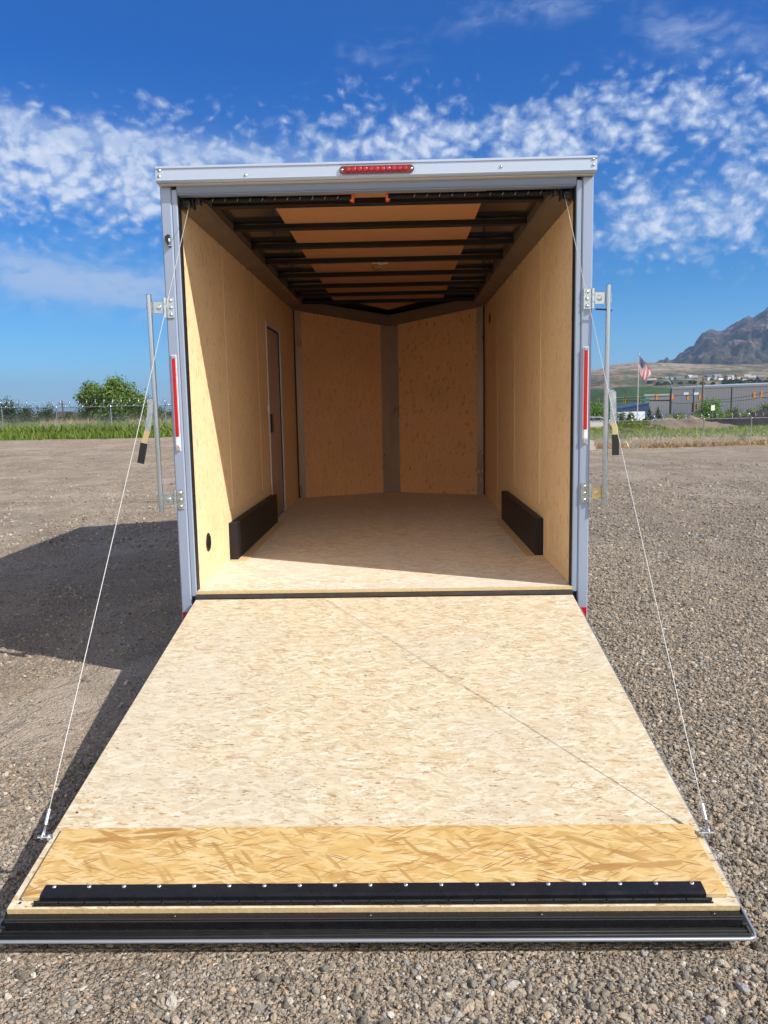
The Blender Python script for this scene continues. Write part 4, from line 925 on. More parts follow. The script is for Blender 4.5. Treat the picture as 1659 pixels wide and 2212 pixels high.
# ------------------------------------------------------------------ right middle distance
def heap(name, cx, cy, w_, d_, h, m, label, seed, peaks):
    n1, n2 = 90, 40; X_, Y_ = np.meshgrid(np.linspace(-1, 1, n1), np.linspace(-1, 1, n2)); r = np.sqrt(X_**2+Y_**2)
    H_ = np.zeros_like(X_)
    for (a, b_, rr, hh) in peaks: H_ = np.maximum(H_, hh*np.clip(1-np.sqrt(((X_-a)/rr)**2+((Y_-b_)/.8)**2), 0, 1)**.8)
    nz = np.array([mnoise.fractal(Vector((x*w_*.35, y*d_*.35, seed)), 1.0, 2.0, 5) for x, y in zip(X_.ravel(), Y_.ravel())]).reshape(X_.shape)
    H_ = H_*h*(1+.22*nz)-.08
    xx, yy = cx+X_*w_/2, cy+Y_*d_/2; z = tz(xx, yy)+H_
    I = np.arange(n1*n2).reshape(n2, n1); f = np.stack([I[:-1, :-1], I[:-1, 1:], I[1:, 1:], I[1:, :-1]], -1).reshape(-1, 4)
    return tag(fastmesh(name, np.stack([xx, yy, z], -1).reshape(-1, 3), f, M_[m], smooth=False), label, 'dirt mound')
pm = at(1478, 915, 84); heap('dirt_mound', pm[0], pm[1], 15.5, 9, 1.55, 'dirt', 'long low mound of bare grey-brown dirt behind the right fence', 3, [(-.25, 0, .75, .95), (-.6, 0, .4, .7), (.1, 0, .5, 1.0), (.35, .0, .6, .62)])
pm = at(1655, 915, 92); heap('near_black_mound', pm[0], pm[1], 17, 9, 2.0, 'nearblack', 'nearly black mound at the right edge behind the fence', 5, [(0, 0, .95, 1.0), (-.4, 0, .5, .75), (.5, 0, .5, .9)])  # nearly black colour over the whole heap
pm = at(1335, 915, 80); heap('grassy_mound', pm[0], pm[1], 11, 8, 1.2, 'dirt', 'small dirt mound overgrown with green weeds next to the lock rod', 8, [(.3, 0, .7, 1.0)])
q = np.random.default_rng(5); cs, rs = [], []
for k in range(150):
    a_, b_ = q.uniform(-4.4, 4.4), q.uniform(-3.6, 1.0); hh = 1.2*max(0, 1-math.hypot((a_-1.6)/3.85, b_/3.2))**.8
    cs.append((pm[0]+a_, pm[1]+b_, float(tz(pm[0]+a_, pm[1]+b_))+hh-.02)); rs.append(q.uniform(.22, .55))
vs, fs = leaves(cs, rs, 22000, .13, 55, .55); tag(fastmesh('mound_weeds', vs, fs, LM['yellowgreen']), 'yellow-green weeds growing over the small mound', None, None, 'stuff')
cs, rs = [], []
for k in range(420):
    x_, y_ = q.uniform(12, 46), q.uniform(60, 79)
    if mnoise.noise(Vector((x_*.16, y_*.22, 2))) < -.12: continue
    cs.append((x_, y_, float(tz(x_, y_))+.05)); rs.append(q.uniform(.2, .55))
vs, fs = leaves(cs, rs, 26000, .13, 56, .6); tag(fastmesh('leafy_weeds', vs, fs, LM['yellowgreen']), 'patches of bright leafy weeds between the right fence and the mounds', None, None, 'stuff')
K = 0
for (px, D, w_, h, m, lb) in (
    (1392, 104, 3.2, 1.25, 'mid', 'low green bush behind the left end of the dirt mound'),
    (1452, 108, 4.2, 1.75, 'yellowgreen', 'yellow-green bush above the crest of the dirt mound'),
    (1476, 112, 3.6, 1.6, 'bright', 'light green bush left of the utility pole foot'),
    (1512, 110, 4.4, 1.45, 'yellowgreen', 'low yellow-green bush at the utility pole foot'),
    (1545, 108, 4.6, 1.6, 'olive', 'olive bush right of the utility pole, under the green tree'),
    (1578, 106, 4.0, 1.7, 'yellowgreen', 'yellow-green bush midway between the green tree and the right edge'),
    (1606, 103, 4.6, 1.95, 'bright', 'bright green bush left of the broad hedge bush on the right'),
    (1642, 100, 5.6, 2.25, 'yellowgreen', 'broad yellow-green hedge bush at the right edge of the photo'),
    (1590, 120, 3.4, 2.9, 'olive', 'upright olive bush against the grey warehouse wall'),
    (1622, 122, 3.2, 2.7, 'olive', 'second upright olive bush against the warehouse, nearer the right edge'),
    (1655, 118, 3.8, 3.6, 'mid', 'tall green bush cut by the right edge in front of the warehouse'),
    (1571, 126, 3.6, 2.6, 'olive', 'dull bush just right of the bright green tree'),
    (1468, 128, 4.6, 2.4, 'olive', 'dull bush left of the low signal head by the warehouse'),
    (1345, 130, 3.0, 2.9, 'mid', 'small green shrub in front of the white semi-trailer'),
    (1362, 126, 1.8, 2.4, 'mid', 'thin green sapling beside the flagpole foot')):
    K += 1; b_ = gp(px, D)
    shrub('roadside_bush', b_, w_, h+max(0, (-3.0-b_[2])*0), m, lb, 'bush', None, 60+K, 2600, .17 if D > 115 else .14, .05, 16)
shrub('leafy_tree', gp(1533, 125), 6.0, 4.5, 'bright', 'bright green round tree in front of the warehouse right of the utility pole', 'tree', None, 90, 6500, .24, .08, 24, .14)
shrub('leafy_tree', gp(1288, 118), 6.0, 4.2, 'bright', 'bright green tree between the trailer post and the lock rod', 'tree', None, 91, 5000, .24, .1, 22, .14)
shrub('small_shrub', gp(1604, 56), .75, .95, 'grass2', 'small upright green shrub just behind the right fence by its last post', seed=92, n=700, size=.06)
for (px, D, w_, h, lb) in ((1403, 165, 2.2, 4.0, 'dark conifer right of the white semi-trailer, the smaller and left of two'), (1421, 160, 3.0, 4.1, 'dark conifer, the larger and right of two beside the white semi-trailer')):
    b_ = gp(px, D); e = empty('conifer', b_, lb, 'conifer tree'); cs, rs = [], []
    for k in range(16): f = k/15; cs.append((b_[0], b_[1], b_[2]+.3+f*(h-.3))); rs.append((1-f)*w_/2+.12)
    vs, fs = leaves(cs, rs, 2600, .20, int(px), .45); fastmesh('crown', vs, fs, LM['conifer'], e)
    MB().tube((b_[0], b_[1], b_[2]-.2), (b_[0], b_[1], b_[2]+h*.9), .12, 7, .03).obj('trunk', M_['bark'], e)
# ------------------------------------------------------------------ flagpole
M_['poledark'] = plain('dark_green_pole', (.018, .025, .022), .5)
pb = at(1377, 905, 150); ztop = at(1380, 767.5, 150)[2]; zb_ = float(tz(pb[0], pb[1])); xt_ = at(1379.6, 767.5, 150)[0]
fp = empty('flagpole', (pb[0], pb[1], zb_), 'tall white flagpole flying a large striped flag above the road', 'flagpole')
PX = float((pb[0]+xt_)/2)
MB().tube((PX, pb[1], zb_-.3), (PX, pb[1], ztop), .10, 10, .055).obj('pole', plain('white_pole', (.50, .51, .53), .4, .3), fp)
MB().lathe((PX, pb[1], ztop), (0, 0, 1), [(0, 0), (.12, .05), (.17, .17), (.12, .30), (0, .35)], 12).obj('finial', M_['alushine'], fp)
def fpx(cx, cy): return ((2380+.1929*cx)/1.8228, (1380+.1929*cy)/1.8228)
TL, TR_, BL, BR = [np.array([at(*fpx(*c), 150)[0], at(*fpx(*c), 150)[2]]) for c in ((690, 105), (955, 480), (678, 440), (815, 660))]
off = PX+.1-TL[0]; nu, nv = 40, 26; vs = []
for j in range(nv+1):
    for i in range(nu+1):
        u, v = i/nu, j/nv            # v = 0 at the top edge
        a = TL*(1-v)+BL*v; b_ = TR_*(1-v)+BR*v; pnt = a*(1-u)+b_*u
        sag = math.sin(math.pi*u)*(.35*(1-v)-.15*v); wav = .30*math.sin(u*11+v*3.2)*u**.6+.12*math.sin(u*23-v*5)*u
        vs.append((pnt[0]+(off if True else 0)+sag*.35, pb[1]+wav, pnt[1]+sag*.25+.05*math.sin(u*11+v*3)))
fs = [(j*(nu+1)+i, (j+1)*(nu+1)+i, (j+1)*(nu+1)+i+1, j*(nu+1)+i+1) for j in range(nv) for i in range(nu)]
fl_ = fastmesh('flag', vs, fs, None, fp, smooth=True)
uv = fl_.data.uv_layers.new(name='UVMap'); li = np.empty(len(fl_.data.loops), dtype=np.int32); fl_.data.loops.foreach_get('vertex_index', li)
uvs = np.stack([(li % (nu+1))/nu, 1-(li//(nu+1))/nv], -1).astype(np.float32); uv.data.foreach_set('uv', uvs.ravel())
m, t, b = newmat('striped_flag_cloth'); uvn = t.node('ShaderNodeUVMap', uv_map='UVMap').outputs[0]; su, sv, _ = t.sep(uvn)
stripe = t.m('LESS_THAN', t.m('MODULO', t.m('FLOOR', t.m('MULTIPLY', sv, 12.999)), 2.0), .5)
c_ = t.mix(stripe, (.85, .85, .86), (.52, .0, .012))
cant = t.m('MULTIPLY', t.m('LESS_THAN', su, .4), t.m('GREATER_THAN', sv, .4615))
sg = t.vor(t.mapping(uvn, scale=(11/.4, 9/.5385, 1), loc=(0, 0, 0)), 1.0, rnd=0.0, dim='2D')
c_ = t.mix(cant, c_, t.mix(t.m('LESS_THAN', sg, .22), (.008, .018, .12), (.7, .7, .75)))
t.set(b.inputs['Base Color'], c_); b.inputs['Roughness'].default_value = .7
tl = t.node('ShaderNodeBsdfTranslucent', {'Color': c_}); mx = t.node('ShaderNodeMixShader', {0: .3, 1: b.outputs[0], 2: tl.outputs[0]}); t.l.new(mx.outputs[0], t.n['Material Output'].inputs[0])
fl_.data.materials.append(m)
# ------------------------------------------------------------------ traffic signals and poles
M_['sigyellow'] = plain('signal_yellow', (.62, .30, .012), .45); M_['sigamber'] = plain('signal_housing_back', (.50, .20, .02), .45); M_['sigdark'] = plain('signal_lens', (.03, .03, .02), .3)
M_['greensign'] = plain('green_street_sign', (.01, .16, .09), .4); M_['palesign'] = plain('pale_sign', (.45, .58, .66), .4); M_['greyprim'] = plain('grey_pole', (.30, .31, .32), .4, .5)
def sighead(px, py, D, par, back):
    p = at(px, py, D); x, y, z = p; h, w_ = .52, .20
    hb = MB().cbox(x-w_, x+w_, y-.12, y+.10, z-h, z+h, .03)
    o = hb.obj('signal_head', M_['sigamber' if back else 'sigyellow'], par)
    ln = MB()
    for dz in (-.33, 0, .33):
        ln.lathe((x, y-.121, z+dz), (0, -1, 0), [(.13, 0), (.13, .03), (.0, .02)], 12)
        ln.prism([(x-.15, z+dz+.02), (x-.11, z+dz+.13), (x, z+dz+.165), (x+.11, z+dz+.13), (x+.15, z+dz+.02), (x+.13, z+dz+.02), (x+.10, z+dz+.115), (x, z+dz+.145), (x-.10, z+dz+.115), (x-.13, z+dz+.02)], 'y', y-.30, y-.1215)
    if back: ln = MB().box(x-.30, x-.201, y-.02, y+.02, z-.5, z+.5).box(x+.201, x+.26, y-.02, y+.02, z-.5, z+.5)
    ln.obj('lens' if not back else 'back_plate', M_['sigdark'], o)
def mast(px0, py_base, py_top, D0, px1, py1a, py1, D1, label, r=.16):
    b0 = at(px0, py_base, D0); x, y = float(b0[0]), float(b0[1]); z0 = float(tz(x, y)); zt = float(at(px0, py_top, D0)[2])
    e = empty('traffic_signal_pole', (x, y, z0), label, 'traffic signal')
    MB().tube((x, y, z0-.2), (x, y, zt), r*1.5, 12, r).obj('pole', M_['poledark'], e)
    a = at(px0, py1a, D0); b_ = at(px1, py1, D1)
    MB().tube((x, y, a[2]), tuple(b_), r*.95, 10, r*.5).obj('mast_arm', M_['poledark'], e)
    return e
E1 = mast(1319.5, 905, 856, 150, 1513, 860, 852.5, 158, 'dark mast-arm signal pole left of the flag, carrying four amber heads in a row')
for px, py, D in ((1418, 857.5, 154), (1452.5, 857, 155), (1485.5, 857.8, 157), (1511, 857, 158)): sighead(px, py, D, E1, True)
for px in (1503.5, 1481.5):
    p = at(px, 850.5, 157); MB().box(p[0]-.45, p[0]+.45, p[1]-.2, p[1]-.16, p[2]-.22, p[2]+.25).obj('street_sign', M_['palesign'], E1)
E2 = mast(1448.6, 888, 838, 170, 1272, 865, 867, 176, 'dark mast-arm signal pole in front of the warehouse with yellow heads, street sign and lamp')
for px, py, D in ((1349, 865.5, 173), (1381.5, 864.5, 172), (1292.5, 867, 175)): sighead(px, py, D, E2, False)
p = at(1394, 863.5, 171); MB().cbox(p[0]-.82, p[0]+.82, p[1]-.3, p[1]-.26, p[2]-.26, p[2]+.26, .01).obj('street_sign', M_['greensign'], E2)
pb_ = at(1448.6, 838, 170); lp = [(pb_[0], pb_[1], pb_[2]), tuple(at(1448.6, 826, 170)), tuple(at(1444, 822.5, 170)), tuple(at(1434, 820.5, 170)), tuple(at(1414, 820.8, 170))]
MB().path(lp, [.11, .09, .07, .06, .05], 8).obj('lamp_arm', M_['greyprim'], E2)
p = at(1411, 821, 170); MB().cbox(p[0]-.45, p[0]+.35, p[1]-.15, p[1]+.15, p[2]-.07, p[2]+.08, .03).obj('lamp_head', M_['greyprim'], E2)
E3 = mast(1700, 905, 850, 150, 1645, 860, 859, 150, 'mast arm entering from the right edge with two amber signal heads')
for px, py in ((1644.5, 852), (1629, 853.5)): sighead(px, py, 150, E3, True)
b_ = at(1503, 890, 145); e = empty('low_signal_post', (b_[0], b_[1], float(tz(b_[0], b_[1]))), 'low roadside signal head on a dark post left of the bright green tree', 'traffic signal')
MB().tube((b_[0]-.5, b_[1]+.1, float(tz(b_[0], b_[1]))-.1), (b_[0]-.5, b_[1]+.1, float(at(1503, 870, 145)[2])), .18, 10).obj('pole', M_['poledark'], e); sighead(1504, 878, 145, e, False)
b_ = at(1540, 881, 120); zg = float(tz(b_[0], b_[1])); e = empty('road_sign', (b_[0], b_[1], zg), 'small blank white road sign in front of the bright green tree', 'road sign')
MB().tube((b_[0], b_[1]+.03, zg-.1), (b_[0], b_[1]+.03, b_[2]), .03, 8).obj('post', M_['greyprim'], e); MB().box(b_[0]-.28, b_[0]+.28, b_[1]-.02, b_[1], b_[2]-.38, b_[2]+.38).obj('panel', M_['whiteplastic'], e)
b_ = at(1516.5, 890, 135); zg = float(tz(b_[0], b_[1])); zt = float(at(1516, 814, 135)[2])
e = empty('utility_pole', (b_[0], b_[1], zg), 'tall brown wooden utility pole standing before the grey warehouse', 'utility pole')
MB().tube((b_[0], b_[1], zg-.3), (b_[0], b_[1], zt), .17, 9, .12).obj('pole', plain('creosote_pole', (.13, .085, .055), .85, var=.2), e)
for py in (820, 828): z = float(at(1516, py, 135)[2]); MB().box(b_[0]-.15, b_[0]+.55, b_[1]-.15, b_[1]-.05, z-.05, z+.05).obj('bracket', M_['bark'], e)
b_ = at(1505, 890, 165); zg = float(tz(b_[0], b_[1])); zt = float(at(1505, 832, 165)[2]); e = empty('lamp_post', (b_[0], b_[1], zg), 'thin grey lamp post just left of the wooden utility pole', 'lamp post')
MB().tube((b_[0], b_[1], zg-.3), (b_[0], b_[1], zt), .07, 8).obj('pole', M_['greyprim'], e); MB().box(b_[0]-.1, b_[0]+.6, b_[1]-.1, b_[1]+.1, zt, zt+.1).obj('lamp_head', M_['greyprim'], e)
for i, (a, c, lb) in enumerate((((1517, 866.5), (1665, 846), 'upper overhead power cable sloping up to the right edge'), ((1517, 867.5), (1640, 860), 'lower overhead power cable crossing the warehouse wall'), ((1449, 869.5), (1516, 867), 'thin overhead cable between the signal pole and the utility pole'))):
    A = at(*a, 135); B = at(*c, 128); pts = [tuple(A*(1-t_)+B*t_+np.array([0, 0, -.25*math.sin(math.pi*t_)])) for t_ in [k/10 for k in range(11)]]
    tag(MB().path(pts, .03, 5).obj('power_cable', M_['blacksteel']), lb, 'cable')
# ------------------------------------------------------------------ vehicles
b_ = at(1372, 900, 190); zg = float(tz(b_[0], b_[1])); A = at(1336, 900, 186); B = at(1412, 900, 196)
e = empty('semi_trailer', (0, 0, 0), 'long white box semi-trailer with a blue patch behind the flagpole foot', 'semi-trailer'); e['_local'] = 1
Lx = float(B[0]-A[0]); e.location = (float(A[0]), float(A[1]), zg); e.rotation_euler.z = math.atan2(B[1]-A[1], B[0]-A[0]); z1 = float(at(1372, 889.5, 190)[2])-zg; zl = max(.9, z1-2.7)
bxo = MB().cbox(0, Lx, 0, 2.5, zl, z1, .03).obj('box', plain('white_box_side', (.42, .46, .52), .4, var=.05), e)
MB().box(Lx+.001, Lx+.01, .1, 2.4, zl+.1, z1-.1).obj('rear_door', M_['whiteplastic'], bxo)
MB().add([(Lx*.60, -.006, zl+.02), (Lx*.72, -.006, zl+.02), (Lx*.68, -.006, zl+1.0), (Lx*.60, -.006, zl+.8)], [(0, 1, 2, 3)]).add([(Lx*.9, -.006, zl+.02), (Lx-.05, -.006, zl+.02), (Lx-.05, -.006, zl+.9)], [(0, 1, 2)]).obj('blue_patch', plain('blue_paint', (.02, .13, .42), .4), bxo)
for xx in (Lx*.12, Lx*.8, Lx*.92):
    MB().lathe((xx, -.02, .5), (0, 1, 0), [(0, 0), (.3, 0), (.5, .02), (.5, .28), (0, .28)], 18).obj('wheel', M_['tyre'], e)
MB().box(0.2, Lx-.2, .4, 2.1, zl-.25, zl-.01).obj('chassis', M_['blacksteel'], e)
def car(px, D, col, label, rot=0.0, seed=0):
    b_ = at(px, 900, D); zg = float(tz(b_[0], b_[1])); e = empty('parked_car', (float(b_[0]), float(b_[1]), zg+float(CARZ)), label, 'car'); e['_local'] = 1; e.rotation_euler.z = rot
    bo = MB().prism([(-2.2, .3), (2.2, .3), (2.25, .75), (1.3, .95), (.7, 1.42), (-1.2, 1.45), (-2.0, .98), (-2.25, .9)], 'y', -.85, .85).obj('body', plain('car_paint', col, .25, coat=.5), e)
    MB().prism([(-1.75, .98), (1.15, .98), (.65, 1.36), (-1.15, 1.39)], 'y', -.86, .86).obj('window', M_['winglass'], bo)
    for x in (-1.4, 1.4):
        for y in (-.87, .67): MB().lathe((x, y, .33), (0, 1, 0), [(0, 0), (.33, 0), (.33, .2), (0, .2)], 16).obj('wheel', M_['tyre'], e)
CARZ = 0
car(1427, 150, (.72, .73, .75), 'white car right of the white semi-trailer behind the bushes')
car(1447, 152, (.35, .36, .38), 'silver car just below the signal pole in front of the warehouse')
car(1283, 95, (.60, .61, .63), 'light car glimpsed between the trailer post and the lock rod')
# ------------------------------------------------------------------ buildings on the right
def slope_wall(pts_px, D0, D1):
    pass
M_['corr'], t, b = newmat('grey_corrugated_wall'); o = t.coord(); x, y, z = t.sep(o)
wv = t.m('SINE', t.m('MULTIPLY', x, 6.2832/.9)); t.set(b.inputs['Base Color'], t.mix(t.sstep(wv, .6, .95), (.44, .445, .465), (.34, .345, .36))); b.inputs['Roughness'].default_value = .5
t.set(b.inputs['Normal'], t.bump(wv, .5, .05))
A = at(1449, 890, 262); B = at(1800, 890, 214); zg = float(tz(A[0], A[1]))-.5; zr_ = float(at(1449, 841, 262)[2])
ln = math.hypot(B[0]-A[0], B[1]-A[1]); e = empty('warehouse', (float(A[0]), float(A[1]), zg), 'long grey corrugated warehouse with a pale roof edge behind the road', 'warehouse'); e['_local'] = 1; e.rotation_euler.z = math.atan2(B[1]-A[1], B[0]-A[0])
Hh = zr_-zg
MB().box(0, ln, 0, 40, 0, Hh).obj('wall', M_['corr'], e)
MB().prism([(-.5, Hh+.02), (-.45, Hh+.62), (.3, Hh+.7), (20, Hh+1.4), (40.3, Hh+.6), (40.3, Hh+.02)], 'x', -.4, ln+.4).obj('roof', plain('pale_metal_roof', (.52, .54, .56), .4, .3), e)
for k in np.arange(9, ln, 14.0): MB().box(k-.12, k+.12, -.14, -.002, 0, Hh).obj('downpipe', M_['poledark'], e)
A2 = at(1393, 890, 268); B2 = A; ln2 = math.hypot(B2[0]-A2[0], B2[1]-A2[1])-.6; h2 = float(at(1400, 855, 266)[2])-zg
e = empty('warehouse_annex', (float(A2[0]), float(A2[1]), zg), 'lower grey corrugated annex at the left end of the warehouse', 'building'); e['_local'] = 1; e.rotation_euler.z = math.atan2(B2[1]-A2[1], B2[0]-A2[0])
MB().box(0, ln2, 0, 25, 0, h2).obj('wall', M_['corr'], e); MB().box(-.2, ln2+.05, -.2, 25.2, h2+.01, h2+.5).obj('parapet', M_['whiteplastic'], e)
A3 = at(1341, 890, 240); B3 = at(1393.2, 890, 244); zl_ = float(at(1341, 883, 240)[2]); zh_ = float(at(1393, 871.5, 244)[2]); ln3 = float(B3[0]-A3[0]); zg3 = float(tz(A3[0], A3[1]))-.5
e = empty('blue_shed', (float(A3[0]), float(A3[1]), zg3), 'dark blue metal shed with a slanting roof line left of the annex', 'shed'); e['_local'] = 1
MB().prism([(0, 0), (ln3, 0), (ln3, zh_-zg3), (0, zl_-zg3)], 'y', 0, 14).obj('wall', plain('dark_blue_metal', (.015, .035, .11), .4, var=.1), e)
MB().prism([(-.3, zl_-zg3+.01), (ln3, zh_-zg3+.01), (ln3, zh_-zg3+.25), (-.3, zl_-zg3+.25)], 'y', -.3, 14.3).obj('roof', plain('blue_roof', (.03, .06, .16), .4), e)
# ------------------------------------------------------------------ hill and mountain
def prof_at(px, prof):
    return np.interp(px, [a for a, _ in prof], [b_ for _, b_ in prof])
HILL = [(1000, 850), (1180, 828), (1240, 812), (1283, 799), (1300, 797), (1318, 790), (1340, 786), (1370, 783), (1415, 783.5), (1500, 786), (1580, 788), (1659, 784.5), (1800, 776), (2100, 770)]
MTN = [(1300, 815), (1380, 790), (1400, 785), (1415, 782), (1430, 779), (1440, 774), (1446, 776), (1460, 770), (1475, 757), (1486, 748), (1494, 743), (1500, 742), (1518, 725), (1530, 717), (1543, 713), (1560, 711), (1580, 706), (1592, 697), (1610, 684), (1622, 681), (1636, 680), (1648, 674), (1659, 668), (1680, 662), (1720, 664), (1800, 672), (1900, 680), (2100, 705)]
def fr(x, y, s, oct_=6, seed=0.0): return np.array([mnoise.fractal(Vector((a*s+seed, b_*s, seed)), 1.0, 2.1, oct_) for a, b_ in zip(np.ravel(x), np.ravel(y))]).reshape(np.shape(x))
def rg(x, y, s, seed=0.0): return np.array([mnoise.ridged_multi_fractal(Vector((a*s+seed, b_*s*.6, seed)), .9, 2.1, 6, 1.0, 2.0) for a, b_ in zip(np.ravel(x), np.ravel(y))]).reshape(np.shape(x))
def relief(name, prof, Dn, Df, zbase, nxx, nyy, px0, px1, mat, amp, fn, label, back=.35, power=1.0):
    pxs = np.linspace(px0, px1, nxx); tt = np.concatenate([np.linspace(0, 1, nyy), 1+np.linspace(.05, 1, 12)*back])
    V = np.zeros((len(tt), nxx, 3))
    crest = np.array([at(p_, prof_at(p_, prof), Df) for p_ in pxs]); near = np.array([at(p_, 890, Dn) for p_ in pxs])
    zc = crest[:, 2]
    for j, t_ in enumerate(tt):
        X_ = near[:, 0]+(crest[:, 0]-near[:, 0])*t_; Y_ = near[:, 1]+(crest[:, 1]-near[:, 1])*t_
        zz = zbase+(zc-zbase)*(t_**power if t_ <= 1 else 1-(t_-1)/back*.9)
        V[j, :, 0], V[j, :, 1], V[j, :, 2] = X_, Y_, zz
    nz = fn(V[:, :, 0], V[:, :, 1]); env = np.sin(np.pi*np.clip(tt, 0, 1))**(.9); env[tt >= 1] = .02
    if name == 'mountain':
        cn = np.array([13*mnoise.fractal(Vector((a*.022, 1, 2)), .65, 2.2, 6) for a in crest[:, 0]]); V[:, :, 2] += cn[None, :]*np.clip(tt, 0, 1)[:, None]**3
    V[:, :, 2] += nz*amp*env[:, None]*np.clip((zc-zbase)/ (zc.max()-zbase), .1, 1)[None, :]
    I = np.arange(len(tt)*nxx).reshape(len(tt), nxx); f = np.stack([I[:-1, :-1], I[:-1, 1:], I[1:, 1:], I[1:, :-1]], -1).reshape(-1, 4)
    o = fastmesh(name, V.reshape(-1, 3), f, mat, smooth=True); tag(o, label, None, None, 'structure'); return o, V
hm, t, b = newmat('hillside'); o = t.coord(); x, y, z = t.sep(o)
n1 = t.noise(t.mapping(o, scale=(1, .5, 5)), .016, 8, .70); n2 = t.noise(t.mapping(o, scale=(1, .6, 8)), .07, 7, .70)
c = t.mix(t.sstep(n1, .42, .56), (.12, .125, .075), (.29, .23, .165))
c = t.mix(t.sstep(n2, .46, .60), c, t.mix(n1, (.065, .08, .042), (.15, .135, .085)))
sc = t.m('MULTIPLY', t.sstep(t.noise(t.mapping(o, scale=(1, 1, 5)), .02, 7, .72, 1.5), .44, .52), t.m('MULTIPLY', t.sstep(z, 38, 48), t.m('SUBTRACT', 1.0, t.sstep(x, 470, 540))))
c = t.mix(sc, c, t.mix(n2, (.52, .42, .31), (.24, .195, .175)))
c = t.mix(t.m('MULTIPLY', t.m('SUBTRACT', 1.0, t.sstep(t.m('ADD', z, t.m('MULTIPLY', n2, 6.0)), 16, 19)), t.m('SUBTRACT', 1.0, t.sstep(x, 330, 420))), c, (.055, .10, .035))
c = t.mix(t.m('MULTIPLY', t.sstep(t.noise(o, .11, 6, .75), .58, .66), .8), c, (.045, .06, .03))
t.set(b.inputs['Base Color'], c); b.inputs['Roughness'].default_value = .95; b.inputs['Specular IOR Level'].default_value = .1
t.set(b.inputs['Normal'], t.bump(n2, .7, 12.0))
hill, HV = relief('hill', HILL, 380, 1400, -8, 150, 60, 900, 2100, hm, 13.0, lambda X_, Y_: fr(X_, Y_, .009, 7, 3.1), 'dry grassy hill with bare scars behind the warehouse', power=1.15)
mm_, t, b = newmat('mountain_rock'); o = t.coord(); x, y, z = t.sep(o)
n1 = t.noise(t.mapping(o, scale=(1, 1, 1.4)), .012, 8, .72); n2 = t.noise(t.mapping(o, rot=(0, R(40), 0), scale=(2.6, 1, .6)), .012, 8, .7, 1.0); n3 = t.noise(o, .06, 6, .7)
c = t.mix(t.sstep(n1, .40, .58), (.040, .040, .046), (.115, .088, .085))
c = t.mix(t.sstep(n2, .50, .60), c, (.32, .25, .225))
c = t.mix(t.m('MULTIPLY', t.sstep(n3, .52, .62), .7), c, (.045, .05, .040))
c = t.mix(t.m('MULTIPLY', t.m('SUBTRACT', 1.0, t.sstep(t.m('ADD', z, t.m('MULTIPLY', n1, 90.0)), 150, 190)), .75), c, t.mix(t.sstep(n3, .45, .6), (.085, .085, .060), (.15, .135, .095)))
t.set(b.inputs['Base Color'], c); b.inputs['Roughness'].default_value = .95; b.inputs['Specular IOR Level'].default_value = .1
t.set(b.inputs['Normal'], t.bump(t.m('ADD', n1, t.m('MULTIPLY', n3, .5)), 1.0, 40.0))
mtn, MV = relief('mountain', MTN, 1500, 2500, 20, 260, 110, 1250, 2100, mm_, 55.0, lambda X_, Y_: (rg(X_, Y_, .0075, 1.7)-1.15)*.8, 'rugged grey-brown mountain at the right edge', power=1.0)
# houses strung along the hillside
def hill_z(x, y):
    d = (HV[:, :, 0]-x)**2+(HV[:, :, 1]-y)**2; k = np.unravel_index(np.argmin(d), d.shape); return float(HV[k][2])
def on_hill(px, py):
    lo, hi = 400.0, 1395.0
    for _ in range(24):
        mid = (lo+hi)/2; p = at(px, py, mid)
        if p[2] > hill_z(p[0], p[1]): lo = mid
        else: hi = mid
    return at(px, py, (lo+hi)/2), (lo+hi)/2
WALLS = {'white': (.72, .72, .72), 'cream': (.62, .55, .42), 'pale blue': (.36, .44, .52), 'tan': (.42, .32, .22), 'grey': (.30, .31, .33), 'brick red': (.30, .13, .09)}
ROOFS = {'slate grey': (.12, .13, .15), 'dark brown': (.09, .065, .05), 'blue-grey': (.15, .19, .25), 'light grey': (.36, .37, .38)}
HS = [(1385, 821, 'grey', 'slate grey'), (1396, 821, 'pale blue', 'slate grey'), (1411, 825, 'brick red', 'light grey'), (1441, 822, 'pale blue', 'blue-grey'), (1453, 822.5, 'white', 'blue-grey'), (1463, 821, 'grey', 'blue-grey'),
      (1478, 821, 'white', 'slate grey'), (1491, 818, 'pale blue', 'light grey'), (1500, 819, 'cream', 'light grey'), (1509, 820, 'tan', 'slate grey'), (1522, 818, 'grey', 'dark brown'), (1530, 818, 'pale blue', 'dark brown'),
      (1539, 820, 'tan', 'blue-grey'), (1549, 816, 'cream', 'blue-grey'), (1556, 820, 'white', 'dark brown'), (1566, 822, 'brick red', 'dark brown'), (1574, 818, 'cream', 'slate grey'), (1585, 819, 'white', 'light grey'),
      (1597, 816, 'tan', 'dark brown'), (1607, 822, 'cream', 'dark brown'), (1613, 817, 'grey', 'light grey'), (1624, 819, 'tan', 'light grey'), (1633, 815, 'brick red', 'slate grey'), (1643, 818, 'brick red', 'blue-grey')]
q = rng(31)
for (px, py, wc, rc) in HS:
    p, D = on_hill(px, py+1.5); k = D/1726.0*1.0; wd = q.uniform(9, 15)*k*1.15
    wl_, rf_ = WALLS[wc], ROOFS[rc]
    house('hillside_house', (float(p[0]), float(p[1]), float(p[2])-.3), wd, wd*.6, 5.2*k, 4.6*k, wl_, rf_, R(q.uniform(-30, 30)), f'{wc} hillside house with a {rc} roof above the warehouse', 'house', 'houses strung along the hillside', wins=False)
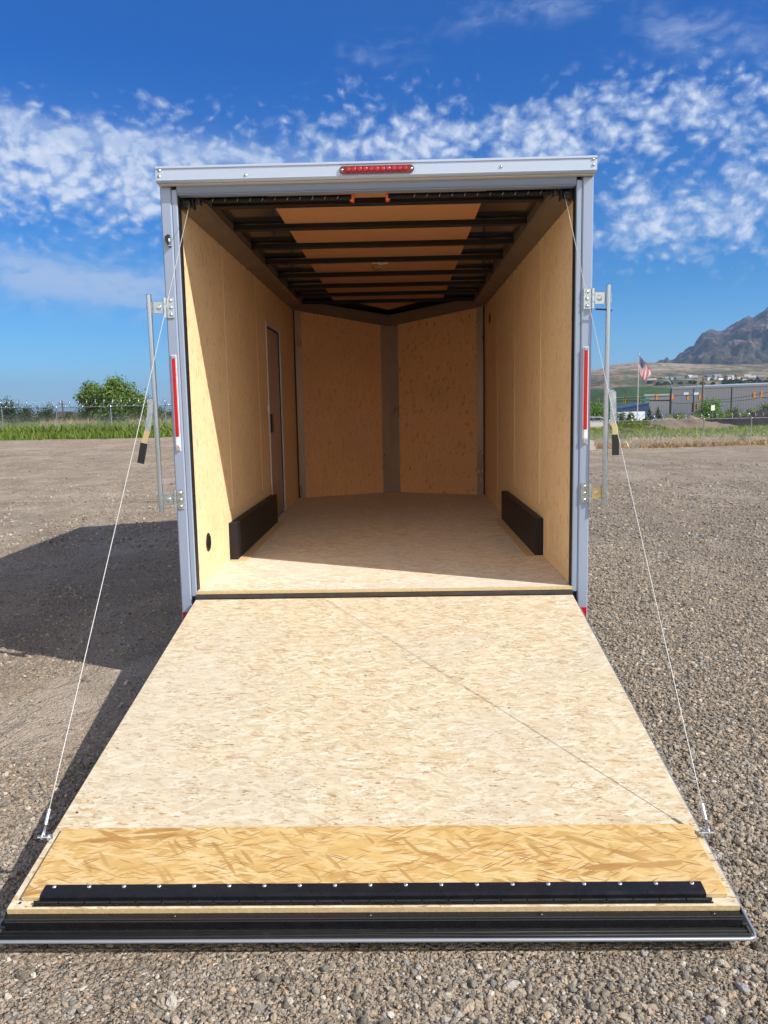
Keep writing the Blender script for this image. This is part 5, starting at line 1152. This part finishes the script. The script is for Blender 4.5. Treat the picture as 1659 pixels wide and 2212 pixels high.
# dark tree belt below the houses and scrub dots
cs, rs = [], []
for k in range(150):
    px = q.uniform(1560, 1662) if k < 85 else q.uniform(1400, 1700); py = q.uniform(821, 832) if k < 85 else q.uniform(818, 836); p, D = on_hill(px, py); cs.append((p[0], p[1], p[2]+D/1726*1.2)); rs.append(D/1726*q.uniform(1.8, 4.6))
vs, fs = leaves(cs, rs, 20000, 2.2, 77, .8); tag(fastmesh('hillside_trees', vs, fs, LM['conifer']), 'belt of dark trees below the hillside houses', None, None, 'stuff')
b_ = at(1371.5, 783, 1390); e = empty('radio_mast', (float(b_[0]), float(b_[1]), float(b_[2])), 'thin radio mast on the hill crest right of the flag', 'mast')
MB().tube((b_[0], b_[1], b_[2]-4), (b_[0], b_[1], b_[2]+10.5), .5, 6, .25).obj('pole', M_['greyprim'], e)
# low things at the foot of the right fence
b_ = gp(1279, 53); cbk = MB().prism([(b_[0]-.30, b_[2]-.05), (b_[0]+.30, b_[2]-.05), (b_[0]+.26, b_[2]+.2), (b_[0]+.17, b_[2]+.32), (b_[0]+.15, b_[2]+.62), (b_[0]-.15, b_[2]+.62), (b_[0]-.17, b_[2]+.32), (b_[0]-.26, b_[2]+.2)], 'y', b_[1], b_[1]+1.6).obj('concrete_barrier', M_['concrete'])
tag(cbk, 'pale concrete block at the end of the right fence beside the trailer', 'concrete block')
b_ = gp(1343, 52); ring = [(b_[0]+.42*math.cos(a), b_[1]+.1*math.sin(a), b_[2]+.32+.3*math.sin(a)) for a in [i*2*math.pi/24 for i in range(24)]]
tag(MB().path(ring, .012, 5, True).path([(x+.06, y, z-.02) for x, y, z in ring], .012, 5, True).obj('wire_coil', M_['galv']), 'loose coil of wire lying against the right fence', 'wire coil')
# ------------------------------------------------------------------ air
hz = MB().box(-7000, 7000, -7000, 9000, -12, 330).obj('haze'); tag(hz, None, None, None, 'stuff')
hmz = bpy.data.materials.new('haze'); hmz.use_nodes = True; t = NT(hmz.node_tree)
for n in list(t.n): t.n.remove(n)
pv_ = t.node('ShaderNodeVolumePrincipled', {'Color': (.42, .66, 1.0), 'Density': HAZE, 'Anisotropy': .2}); t.l.new(pv_.outputs[0], t.node('ShaderNodeOutputMaterial').inputs['Volume'])
hz.data.materials.append(hmz)
